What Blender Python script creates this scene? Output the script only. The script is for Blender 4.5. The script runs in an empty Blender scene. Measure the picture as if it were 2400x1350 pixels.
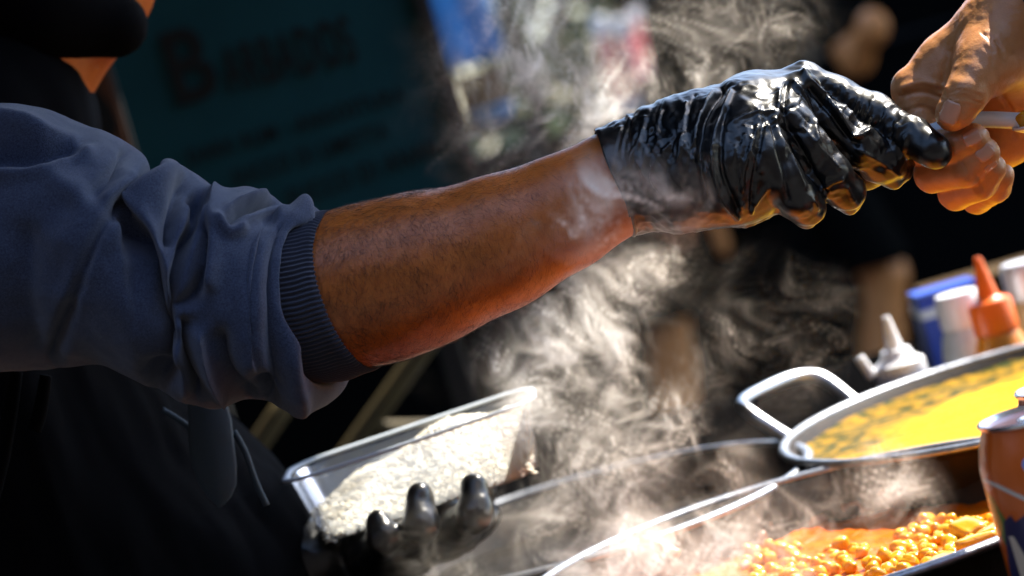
import bpy, bmesh, math, random
import numpy as np
from mathutils import Vector, Matrix
from mathutils.geometry import tessellate_polygon

random.seed(7); rng = np.random.default_rng(7)
sc = bpy.context.scene
R = math.radians

# ------------------------------------------------------------------ camera
PITCH, ROLL, FOCAL = R(4.0), R(16.0), 85.0
CAM = np.array([0.0, 0.0, 1.25])
FWD = np.array([0.0, math.cos(PITCH), -math.sin(PITCH)])
R0 = np.array([1.0, 0.0, 0.0]); U0 = np.array([0.0, math.sin(PITCH), math.cos(PITCH)])
RIGHT = math.cos(ROLL) * R0 - math.sin(ROLL) * U0
UP = math.cos(ROLL) * U0 + math.sin(ROLL) * R0
KPX = 2400 * FOCAL / 36.0
cam_d = bpy.data.cameras.new('camera'); cam = bpy.data.objects.new('camera', cam_d)
sc.collection.objects.link(cam); sc.camera = cam
cam_d.lens = FOCAL; cam_d.sensor_width = 36; cam_d.clip_end = 300; cam_d.clip_start = 0.05
m = Matrix.Identity(4)
for i in range(3):
    m[i][0] = RIGHT[i]; m[i][1] = UP[i]; m[i][2] = -FWD[i]; m[i][3] = CAM[i]
cam.matrix_world = m
cam_d.dof.use_dof = True; cam_d.dof.focus_distance = 1.515; cam_d.dof.aperture_fstop = 5.0

# ------------------------------------------------------------------ sky and sun
SUN = np.array([0.52, 0.34, 0.78]); SUN /= np.linalg.norm(SUN)
world = bpy.data.worlds.new('World'); sc.world = world; world.use_nodes = True
wn = world.node_tree.nodes; wl = world.node_tree.links
sky = wn.new('ShaderNodeTexSky'); sky.sky_type = 'NISHITA'; sky.sun_disc = False
sky.sun_elevation = math.asin(SUN[2]); sky.sun_rotation = math.atan2(SUN[0], SUN[1])
wl.new(sky.outputs[0], wn['Background'].inputs[0]); wn['Background'].inputs[1].default_value = 0.15
sd = bpy.data.lights.new('sun', 'SUN'); sun = bpy.data.objects.new('sun', sd); sc.collection.objects.link(sun)
sd.energy = 4.2; sd.angle = R(0.53); sd.color = (1.0, 0.93, 0.81)
sun.rotation_euler = Vector(SUN).to_track_quat('Z', 'Y').to_euler(); sun.location = (3, 2, 5)
sc.view_settings.view_transform = 'Standard'; sc.view_settings.look = 'None'
sc.view_settings.exposure = 1.95; sc.view_settings.gamma = 1.0
sc.render.engine = 'CYCLES'
cy = sc.cycles
cy.use_denoising = True
cy.max_bounces = 8; cy.diffuse_bounces = 4; cy.glossy_bounces = 4; cy.transparent_max_bounces = 16; cy.volume_bounces = 1
cy.volume_step_rate = 1.0; cy.volume_max_steps = 512
cy.caustics_reflective = False; cy.caustics_refractive = False
cy.sample_clamp_indirect = 6.0

# ------------------------------------------------------------------ helpers
def P(px, py, d):
    return CAM + FWD * d + RIGHT * ((px - 1200) / KPX * d) - UP * ((py - 675) / KPX * d)
def L(xl, ul, d):                       # levelled picture offsets (x right, u up) at depth d
    return CAM + FWD * d + R0 * (xl / KPX * d) + U0 * (ul / KPX * d)
def proj(V):
    q = V - CAM; d = q @ FWD
    return 1200 + (q @ RIGHT) / d * KPX, 675 - (q @ UP) / d * KPX, d

def sock(n, *names):
    for k in names:
        if k in n.inputs: return n.inputs[k]

MATS = {}
def mat(name, col=(.5, .5, .5), rough=.5, metal=0., spec=.5, noise=None, bump=None, sss=None, coat=0., sheen=0., trans=0., col2=None, attr=None):
    """principled material; noise=(scale, amount, second colour), bump=(scale, strength[, detail])"""
    m = bpy.data.materials.new(name); m.use_nodes = True
    nt = m.node_tree; b = nt.nodes['Principled BSDF']
    b.inputs['Base Color'].default_value = (*col, 1); b.inputs['Roughness'].default_value = rough
    b.inputs['Metallic'].default_value = metal; b.inputs['Specular IOR Level'].default_value = spec
    b.inputs['Coat Weight'].default_value = coat; b.inputs['Sheen Weight'].default_value = sheen
    b.inputs['Transmission Weight'].default_value = trans
    tc = nt.nodes.new('ShaderNodeNewGeometry')
    if sss:
        b.inputs['Subsurface Weight'].default_value = sss[0]; b.inputs['Subsurface Radius'].default_value = sss[1]
        b.inputs['Subsurface Scale'].default_value = sss[2]
    if noise:
        tx = nt.nodes.new('ShaderNodeTexNoise'); tx.inputs['Scale'].default_value = noise[0]; tx.inputs['Detail'].default_value = 6
        nt.links.new(tc.outputs['Position'], tx.inputs['Vector'])
        rp = nt.nodes.new('ShaderNodeValToRGB')
        rp.color_ramp.elements[0].position = .5 - noise[1]; rp.color_ramp.elements[1].position = .5 + noise[1]
        rp.color_ramp.elements[0].color = (*col, 1); rp.color_ramp.elements[1].color = (*noise[2], 1)
        nt.links.new(tx.outputs[0], rp.inputs[0]); nt.links.new(rp.outputs[0], b.inputs['Base Color'])
    if bump:
        bt = nt.nodes.new('ShaderNodeTexNoise'); bt.inputs['Scale'].default_value = bump[0]
        bt.inputs['Detail'].default_value = bump[2] if len(bump) > 2 else 4
        nt.links.new(tc.outputs['Position'], bt.inputs['Vector'])
        bn = nt.nodes.new('ShaderNodeBump'); bn.inputs['Strength'].default_value = bump[1]; bn.inputs['Distance'].default_value = bump[3] if len(bump) > 3 else .001
        nt.links.new(bt.outputs[0], bn.inputs['Height']); nt.links.new(bn.outputs[0], b.inputs['Normal'])
    MATS[name] = m
    return m

def link(o, parent=None):
    sc.collection.objects.link(o)
    if parent is not None:
        bpy.context.view_layer.update()
        o.parent = parent; o.matrix_parent_inverse = parent.matrix_world.inverted()
    return o
def tag(o, label, cat, group=None, kind=None):
    o['label'] = label; o['category'] = cat
    if group: o['group'] = group
    if kind: o['kind'] = kind
    return o
def struct(o): o['kind'] = 'structure'; return o
def empty(name, loc):
    o = bpy.data.objects.new(name, None); o.location = tuple(loc); o.empty_display_size = .05; sc.collection.objects.link(o)
    return o
def mesh_obj(name, V, F, material, parent=None, smooth=True, mats=None):
    me = bpy.data.meshes.new(name); me.from_pydata([tuple(map(float, v)) for v in V], [], [tuple(map(int, f)) for f in F])
    me.update()
    if smooth: me.polygons.foreach_set('use_smooth', [True] * len(me.polygons))
    if material: me.materials.append(material)
    return link(bpy.data.objects.new(name, me), parent)
def fast_mesh(name, V, Q, material, parent=None):
    """numpy quads/tris"""
    V = np.asarray(V, np.float32); Q = np.asarray(Q, np.int32); n, k = Q.shape
    me = bpy.data.meshes.new(name); me.vertices.add(len(V)); me.vertices.foreach_set('co', V.ravel())
    me.loops.add(n * k); me.loops.foreach_set('vertex_index', Q.ravel())
    me.polygons.add(n); me.polygons.foreach_set('loop_start', np.arange(0, n * k, k, dtype=np.int32))
    me.polygons.foreach_set('use_smooth', np.ones(n, bool))
    me.update(calc_edges=True); me.validate()
    if material: me.materials.append(material)
    return link(bpy.data.objects.new(name, me), parent)
def bm_obj(name, bm, material, parent=None, smooth=False):
    me = bpy.data.meshes.new(name); bm.to_mesh(me); bm.free()
    if smooth: me.polygons.foreach_set('use_smooth', [True] * len(me.polygons))
    me.materials.append(material)
    return link(bpy.data.objects.new(name, me), parent)
def box(name, lo, hi, material, parent=None, bevel=.004):
    bm = bmesh.new(); bmesh.ops.create_cube(bm, size=1)
    lo = np.array(lo); hi = np.array(hi)
    for v in bm.verts: v.co = Vector(((lo + hi) / 2 + np.array(v.co) * (hi - lo)).tolist())
    if bevel: bmesh.ops.bevel(bm, geom=bm.edges[:] + bm.verts[:], offset=bevel, segments=2, affect='EDGES', profile=.6)
    return bm_obj(name, bm, material, parent)
def lathe(name, prof, material, parent=None, loc=(0, 0, 0), n=48, caps=True, wob=0.):
    V, F = [], []
    for (r, z) in prof:
        for k in range(n):
            a = 2 * math.pi * k / n
            V.append((loc[0] + r * math.cos(a), loc[1] + r * math.sin(a), loc[2] + z))
    for i in range(len(prof) - 1):
        for k in range(n):
            a = i * n + k; b = i * n + (k + 1) % n
            F.append((a, b, b + n, a + n))
    if caps:
        F.append(tuple(range(n - 1, -1, -1))); t = (len(prof) - 1) * n; F.append(tuple(range(t, t + n)))
    o = mesh_obj(name, V, F, material, parent); o.data.set_sharp_from_angle(angle=R(38)); return o
def tube_pts(path, rad, n=12, closed=False, flat=1.0, sub=8):
    """swept tube through smooth path; rad scalar or list"""
    path = np.array(path, float); m_ = len(path)
    rads = np.full(m_, rad) if np.isscalar(rad) else np.array(rad)
    pts, rr = [], []
    for i in range(m_ - 1):
        p0 = path[max(i - 1, 0)]; p1 = path[i]; p2 = path[i + 1]; p3 = path[min(i + 2, m_ - 1)]
        for j in range(sub):
            t = j / sub
            pts.append(.5 * ((2 * p1) + (-p0 + p2) * t + (2 * p0 - 5 * p1 + 4 * p2 - p3) * t * t + (-p0 + 3 * p1 - 3 * p2 + p3) * t ** 3))
            rr.append(rads[i] * (1 - t) + rads[i + 1] * t)
    pts.append(path[-1]); rr.append(rads[-1]); pts = np.array(pts)
    V, F = [], []
    up = np.array([0.03, .02, 1.0])
    for i, p in enumerate(pts):
        t = pts[min(i + 1, len(pts) - 1)] - pts[max(i - 1, 0)]; t /= np.linalg.norm(t) + 1e-9
        s = np.cross(t, up); s /= np.linalg.norm(s) + 1e-9; w = np.cross(s, t)
        for k in range(n):
            a = 2 * math.pi * k / n
            V.append(p + s * math.cos(a) * rr[i] + w * math.sin(a) * rr[i] * flat)
    for i in range(len(pts) - 1):
        for k in range(n):
            F.append((i * n + k, i * n + (k + 1) % n, (i + 1) * n + (k + 1) % n, (i + 1) * n + k))
    F.append(tuple(range(n - 1, -1, -1))); e = (len(pts) - 1) * n; F.append(tuple(range(e, e + n)))
    return V, F
def tube(name, path, rad, material, parent=None, **k):
    V, F = tube_pts(path, rad, **k); return mesh_obj(name, V, F, material, parent)

# ---- noise on arrays
_T = rng.random((48, 48, 48)).astype(np.float32)
def vnoise(p, seed=0):
    p = p.astype(np.float32) + np.float32(seed * 17.37)
    i = np.floor(p).astype(np.int32); f = p - i; f = f * f * f * (f * (f * 6 - 15) + 10); i %= 48; j = (i + 1) % 48
    x0, y0, z0 = i[..., 0], i[..., 1], i[..., 2]; x1, y1, z1 = j[..., 0], j[..., 1], j[..., 2]
    fx, fy, fz = f[..., 0], f[..., 1], f[..., 2]
    a = _T[x0, y0, z0] * (1 - fx) + _T[x1, y0, z0] * fx; b = _T[x0, y1, z0] * (1 - fx) + _T[x1, y1, z0] * fx
    c = _T[x0, y0, z1] * (1 - fx) + _T[x1, y0, z1] * fx; d = _T[x0, y1, z1] * (1 - fx) + _T[x1, y1, z1] * fx
    return (a * (1 - fy) + b * fy) * (1 - fz) + (c * (1 - fy) + d * fy) * fz
_a = rng.random((48, 48, 48)) * 6.2832; _b = rng.random((48, 48, 48)) * 2 - 1
_G = np.stack([np.sqrt(1 - _b * _b) * np.cos(_a), np.sqrt(1 - _b * _b) * np.sin(_a), _b], -1).astype(np.float32)
def gnoise(p, seed=0):                  # gradient noise, about -0.7 .. 0.7
    p = p.astype(np.float32) + np.float32(seed * 13.71)
    i = np.floor(p).astype(np.int32); f = p - i; u = f * f * f * (f * (f * 6 - 15) + 10); i %= 48; j = (i + 1) % 48; out = np.zeros(p.shape[:-1], np.float32)
    for dx in (0, 1):
        X = j[..., 0] if dx else i[..., 0]; wx = u[..., 0] if dx else 1 - u[..., 0]
        for dy in (0, 1):
            Y = j[..., 1] if dy else i[..., 1]; wy = wx * (u[..., 1] if dy else 1 - u[..., 1])
            for dz in (0, 1):
                g = _G[X, Y, j[..., 2] if dz else i[..., 2]]
                out += wy * (u[..., 2] if dz else 1 - u[..., 2]) * (g[..., 0] * (f[..., 0] - dx) + g[..., 1] * (f[..., 1] - dy) + g[..., 2] * (f[..., 2] - dz))
    return out
def fbm(p, o=4, seed=0):
    s = 0; a = .5; t = 0
    for k in range(o):
        s = s + a * vnoise(p * 2 ** k, seed + k); t += a; a *= .55
    return s / t

# ---- signed distance fields meshed by surface nets
def surface_nets(F, org, h):
    S = F < 0
    nx, ny, nz = F.shape
    acc = np.zeros((nx - 1, ny - 1, nz - 1, 3), np.float32); cnt = np.zeros((nx - 1, ny - 1, nz - 1), np.float32)
    for ax in range(3):
        sl0 = [slice(None)] * 3; sl1 = [slice(None)] * 3; sl0[ax] = slice(0, -1); sl1[ax] = slice(1, None)
        a = F[tuple(sl0)]; b = F[tuple(sl1)]; ch = S[tuple(sl0)] != S[tuple(sl1)]
        idx = np.argwhere(ch)
        if len(idx) == 0: continue
        fa = a[ch]; fb = b[ch]; t = fa / (fa - fb)
        pos = idx.astype(np.float32); pos[:, ax] += t
        o = [k for k in range(3) if k != ax]
        for da in (0, -1):
            for db in (0, -1):
                c = idx.copy(); c[:, o[0]] += da; c[:, o[1]] += db
                ok = (c >= 0).all(1) & (c[:, 0] < nx - 1) & (c[:, 1] < ny - 1) & (c[:, 2] < nz - 1)
                cc = c[ok]
                np.add.at(acc, (cc[:, 0], cc[:, 1], cc[:, 2]), pos[ok]); np.add.at(cnt, (cc[:, 0], cc[:, 1], cc[:, 2]), 1)
    act = cnt > 0; vid = np.full(cnt.shape, -1, np.int64); n = int(act.sum()); vid[act] = np.arange(n)
    V = acc[act] / cnt[act][:, None] * h + org
    quads = []
    for ax in range(3):
        sl0 = [slice(None)] * 3; sl1 = [slice(None)] * 3; sl0[ax] = slice(0, -1); sl1[ax] = slice(1, None)
        s0 = S[tuple(sl0)]; ch = s0 != S[tuple(sl1)]; idx = np.argwhere(ch)
        o = [(ax + 1) % 3, (ax + 2) % 3]
        ok = (idx[:, o[0]] > 0) & (idx[:, o[1]] > 0) & (idx[:, o[0]] < cnt.shape[o[0]]) & (idx[:, o[1]] < cnt.shape[o[1]]) & (idx[:, ax] < cnt.shape[ax])
        idx = idx[ok]; fl = s0[ch][ok]
        def cid(da, db):
            c = idx.copy(); c[:, o[0]] += da; c[:, o[1]] += db; return vid[c[:, 0], c[:, 1], c[:, 2]]
        q = np.stack([cid(-1, -1), cid(0, -1), cid(0, 0), cid(-1, 0)], 1)
        q[~fl] = q[~fl][:, ::-1]
        quads.append(q)
    Q = np.concatenate(quads); Q = Q[(Q >= 0).all(1)]
    return V, Q
class SDF:
    def __init__(s, lo, hi, h):
        s.lo = np.array(lo, np.float32); s.h = h
        s.n = np.ceil((np.array(hi) - s.lo) / h).astype(int) + 1
        s.ax = [s.lo[i] + np.arange(s.n[i], dtype=np.float32) * h for i in range(3)]
        s.F = np.full(s.n, .2, np.float32)
    def _sub(s, lo, hi):
        i0 = np.clip(np.floor((lo - s.lo) / s.h).astype(int), 0, s.n - 1); i1 = np.clip(np.ceil((hi - s.lo) / s.h).astype(int) + 1, 1, s.n)
        sl = tuple(slice(a, b) for a, b in zip(i0, i1))
        return sl, s.ax[0][sl[0]][:, None, None], s.ax[1][sl[1]][None, :, None], s.ax[2][sl[2]][None, None, :]
    def put(s, sl, D, k, cut=False):
        A = s.F[sl]
        if cut:
            D = -D; hh = np.maximum(k - np.abs(A - D), 0) / k; s.F[sl] = np.maximum(A, D) + hh * hh * k / 4
        else:
            hh = np.maximum(k - np.abs(A - D), 0) / k; s.F[sl] = np.minimum(A, D) - hh * hh * k / 4
    def cone(s, a, ra, b, rb, k=.006, cut=False):
        a = np.asarray(a, np.float32); b = np.asarray(b, np.float32); rm = max(ra, rb) + k * 2 + 4 * s.h
        sl, X, Y, Z = s._sub(np.minimum(a, b) - rm, np.maximum(a, b) + rm)
        if 0 in s.F[sl].shape: return
        ab = b - a; dd = float(ab @ ab) + 1e-12
        t = np.clip(((X - a[0]) * ab[0] + (Y - a[1]) * ab[1] + (Z - a[2]) * ab[2]) / dd, 0, 1)
        D = np.sqrt((X - a[0] - t * ab[0]) ** 2 + (Y - a[1] - t * ab[1]) ** 2 + (Z - a[2] - t * ab[2]) ** 2) - (ra + (rb - ra) * t)
        s.put(sl, D.astype(np.float32), k, cut)
    def chain(s, pts, k=.006):
        for p, q in zip(pts[:-1], pts[1:]): s.cone(p[0], p[1], q[0], q[1], k)
    def ell(s, c, r, k=.01, cut=False):
        c = np.asarray(c, np.float32); r = np.asarray(r, np.float32); mm = r + k * 2 + 4 * s.h
        sl, X, Y, Z = s._sub(c - mm, c + mm)
        if 0 in s.F[sl].shape: return
        q = np.sqrt(((X - c[0]) / r[0]) ** 2 + ((Y - c[1]) / r[1]) ** 2 + ((Z - c[2]) / r[2]) ** 2)
        s.put(sl, ((q - 1) * r.min()).astype(np.float32), k, cut)
    def mesh(s): return surface_nets(s.F, s.lo, s.h)
def pxchain(pts): return [(P(x, y, d), r) for (x, y, d, r) in pts]
def smooth_mesh(V, Q, it=2, lam=.5):
    V = V.copy(); E = np.concatenate([Q[:, [0, 1]], Q[:, [1, 2]], Q[:, [2, 3]], Q[:, [3, 0]]])
    for _ in range(it):
        A = np.zeros_like(V); c = np.zeros(len(V), np.float32)
        for k in range(3):
            A[:, k] = np.bincount(E[:, 0], V[E[:, 1], k], len(V)) + np.bincount(E[:, 1], V[E[:, 0], k], len(V))
        c = np.bincount(E.ravel(), minlength=len(V)).astype(np.float32)
        V = V * (1 - lam) + lam * A / np.maximum(c, 1)[:, None]
    return V
def normals(V, Q):
    n = np.cross(V[Q[:, 2]] - V[Q[:, 0]], V[Q[:, 3]] - V[Q[:, 1]]); N = np.zeros_like(V)
    for k in range(3):
        for c in range(4): N[:, k] += np.bincount(Q[:, c], n[:, k], len(V))
    return N / (np.linalg.norm(N, axis=1, keepdims=True) + 1e-12)
def seg_dist(x, y, line):
    best = np.full(len(x), 1e9)
    for (x0, y0), (x1, y1) in zip(line[:-1], line[1:]):
        dx, dy = x1 - x0, y1 - y0; t = np.clip(((x - x0) * dx + (y - y0) * dy) / (dx * dx + dy * dy + 1e-9), 0, 1)
        best = np.minimum(best, np.hypot(x - x0 - t * dx, y - y0 - t * dy))
    return best
def curve2(line, n=6):
    line = np.array(line, float); out = []
    for i in range(len(line) - 1):
        p0 = line[max(i - 1, 0)]; p1 = line[i]; p2 = line[i + 1]; p3 = line[min(i + 2, len(line) - 1)]
        for j in range(n):
            t = j / n; out.append(.5 * ((2 * p1) + (-p0 + p2) * t + (2 * p0 - 5 * p1 + 4 * p2 - p3) * t * t + (-p0 + 3 * p1 - 3 * p2 + p3) * t ** 3))
    out.append(line[-1]); return [tuple(q) for q in out]
def folds(V, N, strokes):
    """sculpt fold ridges (+) and creases (-) into the near side of a surface: stroke = (line, width px, height m)"""
    x, y, d = proj(V); front = np.clip((-(N @ FWD) + .15) / .4, 0, 1); front = front * front * (3 - 2 * front)
    h = np.zeros(len(V))
    for line, w, a in strokes:
        h += a * np.exp(-(seg_dist(x, y, curve2(line)) / w) ** 1.6)
    return V + N * (h * front)[:, None]
def loft(stations, nu, nv, power=2.0):
    """stations: (top x, top y, bottom x, bottom y, depth, half thickness m, near-side skew px)"""
    S = np.array(stations, float); t = np.linspace(0, len(S) - 1, nu); i = np.clip(t.astype(int), 0, len(S) - 2); f = (t - i)[:, None]
    p0, p1, p2, p3 = S[np.maximum(i - 1, 0)], S[i], S[i + 1], S[np.minimum(i + 2, len(S) - 1)]
    C = .5 * (2 * p1 + (p2 - p0) * f + (2 * p0 - 5 * p1 + 4 * p2 - p3) * f ** 2 + (-p0 + 3 * p1 - 3 * p2 + p3) * f ** 3)
    V = np.zeros((nu, nv, 3))
    for a in range(nu):
        tx, ty, bx, by, d, hd, sk = C[a]; T = P(tx, ty, d); B = P(bx, by, d); c = (T + B) / 2; hv = (T - B) / 2
        v = np.arange(nv) / nv * 2 * math.pi; cs, sn = np.cos(v), np.sin(v)
        e = 2 / power; cs = np.sign(cs) * np.abs(cs) ** e; sn = np.sign(sn) * np.abs(sn) ** e
        side = -FWD * hd + RIGHT * (sk / KPX * d)
        V[a] = c + cs[:, None] * hv + sn[:, None] * side
    Q = []
    ii, jj = np.meshgrid(np.arange(nu - 1), np.arange(nv), indexing='ij')
    q = np.stack([ii * nv + jj, (ii + 1) * nv + jj, (ii + 1) * nv + (jj + 1) % nv, ii * nv + (jj + 1) % nv], -1).reshape(-1, 4)
    return V.reshape(-1, 3), q, C
def orient(V, Q, c):
    n = np.cross(V[Q[:, 2]] - V[Q[:, 0]], V[Q[:, 3]] - V[Q[:, 1]]); o = V[Q].mean(1) - c
    return Q if (n * o).sum() > 0 else Q[:, ::-1]

# ------------------------------------------------------------------ materials
def skin(name, a, b, scale=60., sss=.25, rough=.42):
    m = mat(name, a, rough, noise=(scale, .22, b), bump=(900., .35, 5, .0006), sss=(sss, (1.0, .35, .12), .006))
    return m
skin_dark = skin('vendor_skin', (.38, .092, .012), (.45, .125, .020), 160., .10, .36)
skin_light = skin('customer_skin', (.47, .19, .062), (.57, .255, .098), 130., .2, .38)
skin_far = mat('bystander_skin', (.58, .22, .06), .5)
nail_m = mat('nail', (.58, .29, .17), .22, coat=.35)
nitrile = mat('black_nitrile', (.0022, .0026, .0034), .29, spec=.5, bump=(420., .10, 4, .0008))
navy = mat('navy_sweatshirt', (.020, .028, .056), .95, spec=.10, noise=(1100., .16, (.052, .067, .118)), bump=(2200., .9, 3, .0008), sheen=.25)
navy_rib = mat('navy_ribbing', (.027, .031, .050), .92, spec=.12, bump=(3000., .5, 3, .0005), sheen=.2)
black_cloth = mat('black_apron_cloth', (.0016, .0018, .0026), .9, spec=.04, bump=(1200., .4, 3, .0006))
strap_blue = mat('dark_blue_webbing', (.012, .028, .045), .75, bump=(1500., .4))
steel = mat('worn_steel', (.55, .57, .60), .28, metal=1., bump=(160., .25, 5, .001), noise=(60., .2, (.42, .42, .43)))
dark_steel = mat('carbon_steel_pan', (.012, .011, .011), .6, metal=.1, spec=.2, noise=(50., .2, (.03, .02, .014)), bump=(220., .4, 5, .001))
hairm = mat('dark_hair', (.016, .009, .006), .45)
white_pl = mat('white_plastic', (.8, .8, .82), .35)
clothblk = mat('black_tablecloth', (.0022, .0022, .0024), 1.0, spec=.0)

# ================================================================== SETTING
def sheet(name, x0, x1, y0, y1, z, material):
    return struct(mesh_obj(name, [(x0, y0, z), (x1, y0, z), (x1, y1, z), (x0, y1, z)], [(0, 1, 2, 3)], material, smooth=False))
asphalt = mat('asphalt', (.035, .035, .036), .9, noise=(40., .25, (.055, .054, .052)), bump=(300., .6, 5, .003))
sheet('ground', -60, 60, -40, 80, 0, asphalt)
TABLE = .872
tb = empty('serving_table', (.45, 1.9, 0))
box('table_top', (-.20, 1.27, TABLE - .03), (1.25, 2.75, TABLE), clothblk, tb)
box('skirt', (-.19, 1.28, .02), (1.24, 1.292, TABLE - .031), clothblk, tb, 0)
for x in (-.15, 1.2):
    for y in (1.33, 2.7): box('leg', (x - .02, y - .02, 0), (x + .02, y + .02, TABLE - .032), dark_steel, tb)
tag(tb, 'black cloth covered serving table under the three round pans', 'table')

frame_k = mat('dark_painted_wood', (.02, .02, .02), .6); glass_k = mat('dark_window_glass', (.01, .012, .015), .08)
# stall canopy that shades the vendor
canvas = mat('canopy_canvas', (.02, .03, .03), .9)
cn = empty('stall_canopy', (-.8, 2.4, 0))
def awning(root, z, ys, xr, x0):
    V, F = [], []; ny_, nx_ = len(ys), 20
    for j, y in enumerate(ys):
        for i, x in enumerate(np.linspace(x0, xr(y), nx_)): V.append((x, y, z + .02 * math.sin(i * 1.3) * math.sin(j * .9)))
    for j in range(ny_ - 1):
        for i in range(nx_ - 1): F.append((j * nx_ + i, j * nx_ + i + 1, (j + 1) * nx_ + i + 1, (j + 1) * nx_ + i))
    o = mesh_obj('canvas', V, F, canvas, root); so = o.modifiers.new('thickness', 'SOLIDIFY'); so.thickness = .006
XE = .812
xr_ = lambda y: XE - .533 * (y - 1.935)
awning(cn, 2.2, np.linspace(1.30, 4.70, 13), xr_, -3.6)
Vv = [(x, 1.295 + .006 * math.sin(k * 1.9), z) for z in (1.60, 2.19) for k, x in enumerate(np.linspace(-3.6, -.27, 24))]
o = mesh_obj('shade_flap', Vv, [(k, k + 1, k + 25, k + 24) for k in range(23)], canvas, cn); so = o.modifiers.new('thickness', 'SOLIDIFY'); so.thickness = .003  # unseen flap added to keep front light off the vendor's head
for x, y in ((-3.5, 1.36), (-3.5, 4.65), (xr_(1.36) - .03, 1.36), (xr_(4.65) - .03, 4.65)):
    box('post', (x - .02, y - .02, 0), (x + .02, y + .02, 2.17), dark_steel, cn)
tag(cn, 'dark canvas canopy with an added unseen shading flap above the vendor', 'canopy')

# unseen brick building added behind the camera to cut front sky light
bk = empty('sky_block_building', (0, -4, 0))
brickm = mat('dark_brick', (.05, .035, .028), .9, noise=(6., .25, (.035, .026, .022)), bump=(60., .5, 4, .004))
box('wall', (-14, -4.4, 0), (14, -4.0, 5.8), brickm, bk, .01)
box('cornice', (-14.1, -4.45, 5.801), (14.1, -3.9, 6.0), frame_k, bk, .01)
for k in range(-5, 6):
    w_ = box('window', (k * 2.4 - .5, -3.999, 1.9), (k * 2.4 + .5, -3.97, 3.5), frame_k, bk, .004)
    for i in range(2):
        for j in range(2): box('pane', (k * 2.4 - .45 + i * .46, -3.9699, 1.96 + j * .76), (k * 2.4 - .02 + i * .46, -3.962, 2.68 + j * .76), glass_k, w_, .002)
box('sky_block_wing', (-9.4, -3.99, 0), (-9.0, 14, 5.8), brickm, bk, .01)  # unseen wing added to cut sky light from the left
tag(bk, 'added unseen dark brick building with tall windows cutting the sky light', 'building')

# black screen added to keep the background of the stall dark
wallm = mat('near_black_cloth', (.0015, .002, .0025), .9, spec=.05)
scr = empty('added_back_screen', (-1.9, 3.4, 0))
box('panel', (-3.4, 3.40, 0), (-.05, 3.43, 2.15), wallm, scr)
box('rail', (-3.4, 3.385, 2.10), (-.05, 3.398, 2.15), dark_steel, scr)
tag(scr, 'added black screen darkening the background behind the menu board', 'screen')

# added gazebo: roof shades the bystander, black wall darkens the right background
gz = empty('added_gazebo', (3.2, 7.2, 0))
box('roof', (1.42, 5.3, 2.45), (6.0, 8.6, 2.50), wallm, gz)
box('dark_backdrop', (.62, 8.55, 0), (6.0, 8.58, 2.44), wallm, gz, 0)
for x, y in ((1.8, 5.35), (5.9, 5.35), (5.9, 8.5)): box('post', (x - .025, y - .025, 0), (x + .025, y + .025, 2.445), dark_steel, gz)
tag(gz, 'added black gazebo shading the bystander and darkening the background', 'gazebo')

# far counter with bottles
ct = empty('far_counter', (.6, 7.3, 0))
CTZ = L(0, 318, 7.0)[2]
box('counter_top', (-.6, 6.85, CTZ - .03), (1.6, 7.7, CTZ), wallm, ct)
box('cloth_front', (-.59, 6.86, 0), (1.59, 6.875, CTZ - .031), wallm, ct, 0)
box('side_panel', (-.59, 6.876, 0), (-.575, 7.69, CTZ - .031), wallm, ct, 0); box('side_panel', (1.575, 6.876, 0), (1.59, 7.69, CTZ - .031), wallm, ct, 0)
tag(ct, 'distant black draped counter carrying pink bottles', 'counter')
pink = mat('pink_drink', (.78, .16, .15), .3); pink2 = mat('dusky_pink_drink', (.55, .13, .17), .3); palecap = mat('white_cap', (.8, .8, .82), .4)
def pink_bottle(px, py, h, m_, label, d=7.05, base=None):
    top = P(px, py, d); z1 = top[2]; z0 = CTZ if base is None else base
    H = z1 - z0
    e = empty('pink_bottle', (top[0], top[1], z0))
    lathe('body', [(.024, 0), (.029, .006), (.029, H * .62), (.024, H * .72), (.013, H * .80)], m_, e, (top[0], top[1], z0), 24)
    lathe('cap', [(.020, H * .801), (.0235, H * .81), (.0235, H * .985), (.019, H)], palecap, e, (top[0], top[1], z0), 24)
    lathe('base_band', [(.0295, .002), (.0298, .004), (.0298, .035), (.0294, .037)], palecap, e, (top[0], top[1], z0), 24)
    return tag(e, label, 'bottle', 'pink bottles on the far counter')
pink_bottle(1398, 38, .28, pink, 'coral pink bottle with white cap standing apart from the close pair on the counter')
pink_bottle(1447, 42, .28, pink2, 'dusky rose bottle with white cap, darkest of the bottles on the counter')
riser = box('wooden_riser', (L(500, 0, 7.15)[0] - .12, 7.0, CTZ), (L(500, 0, 7.15)[0] + .5, 7.3, CTZ + .085), mat('riser_wood', (.12, .09, .06), .7, noise=(30., .2, (.07, .05, .03))), None, .003)
tag(riser, 'low wooden riser lifting a pale pink bottle above the counter', 'riser')
pink_bottle(1490, 18, .28, mat('pale_pink_drink', (.85, .27, .25), .3), 'pale pink bottle with broad white cap raised on the wooden riser', 7.12, CTZ + .085)
pink_bottle(1678, -85, .28, mat('rose_drink', (.8, .33, .36), .3), 'rose bottle with white cap on the riser above the black glove', 7.15, CTZ + .085)

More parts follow.
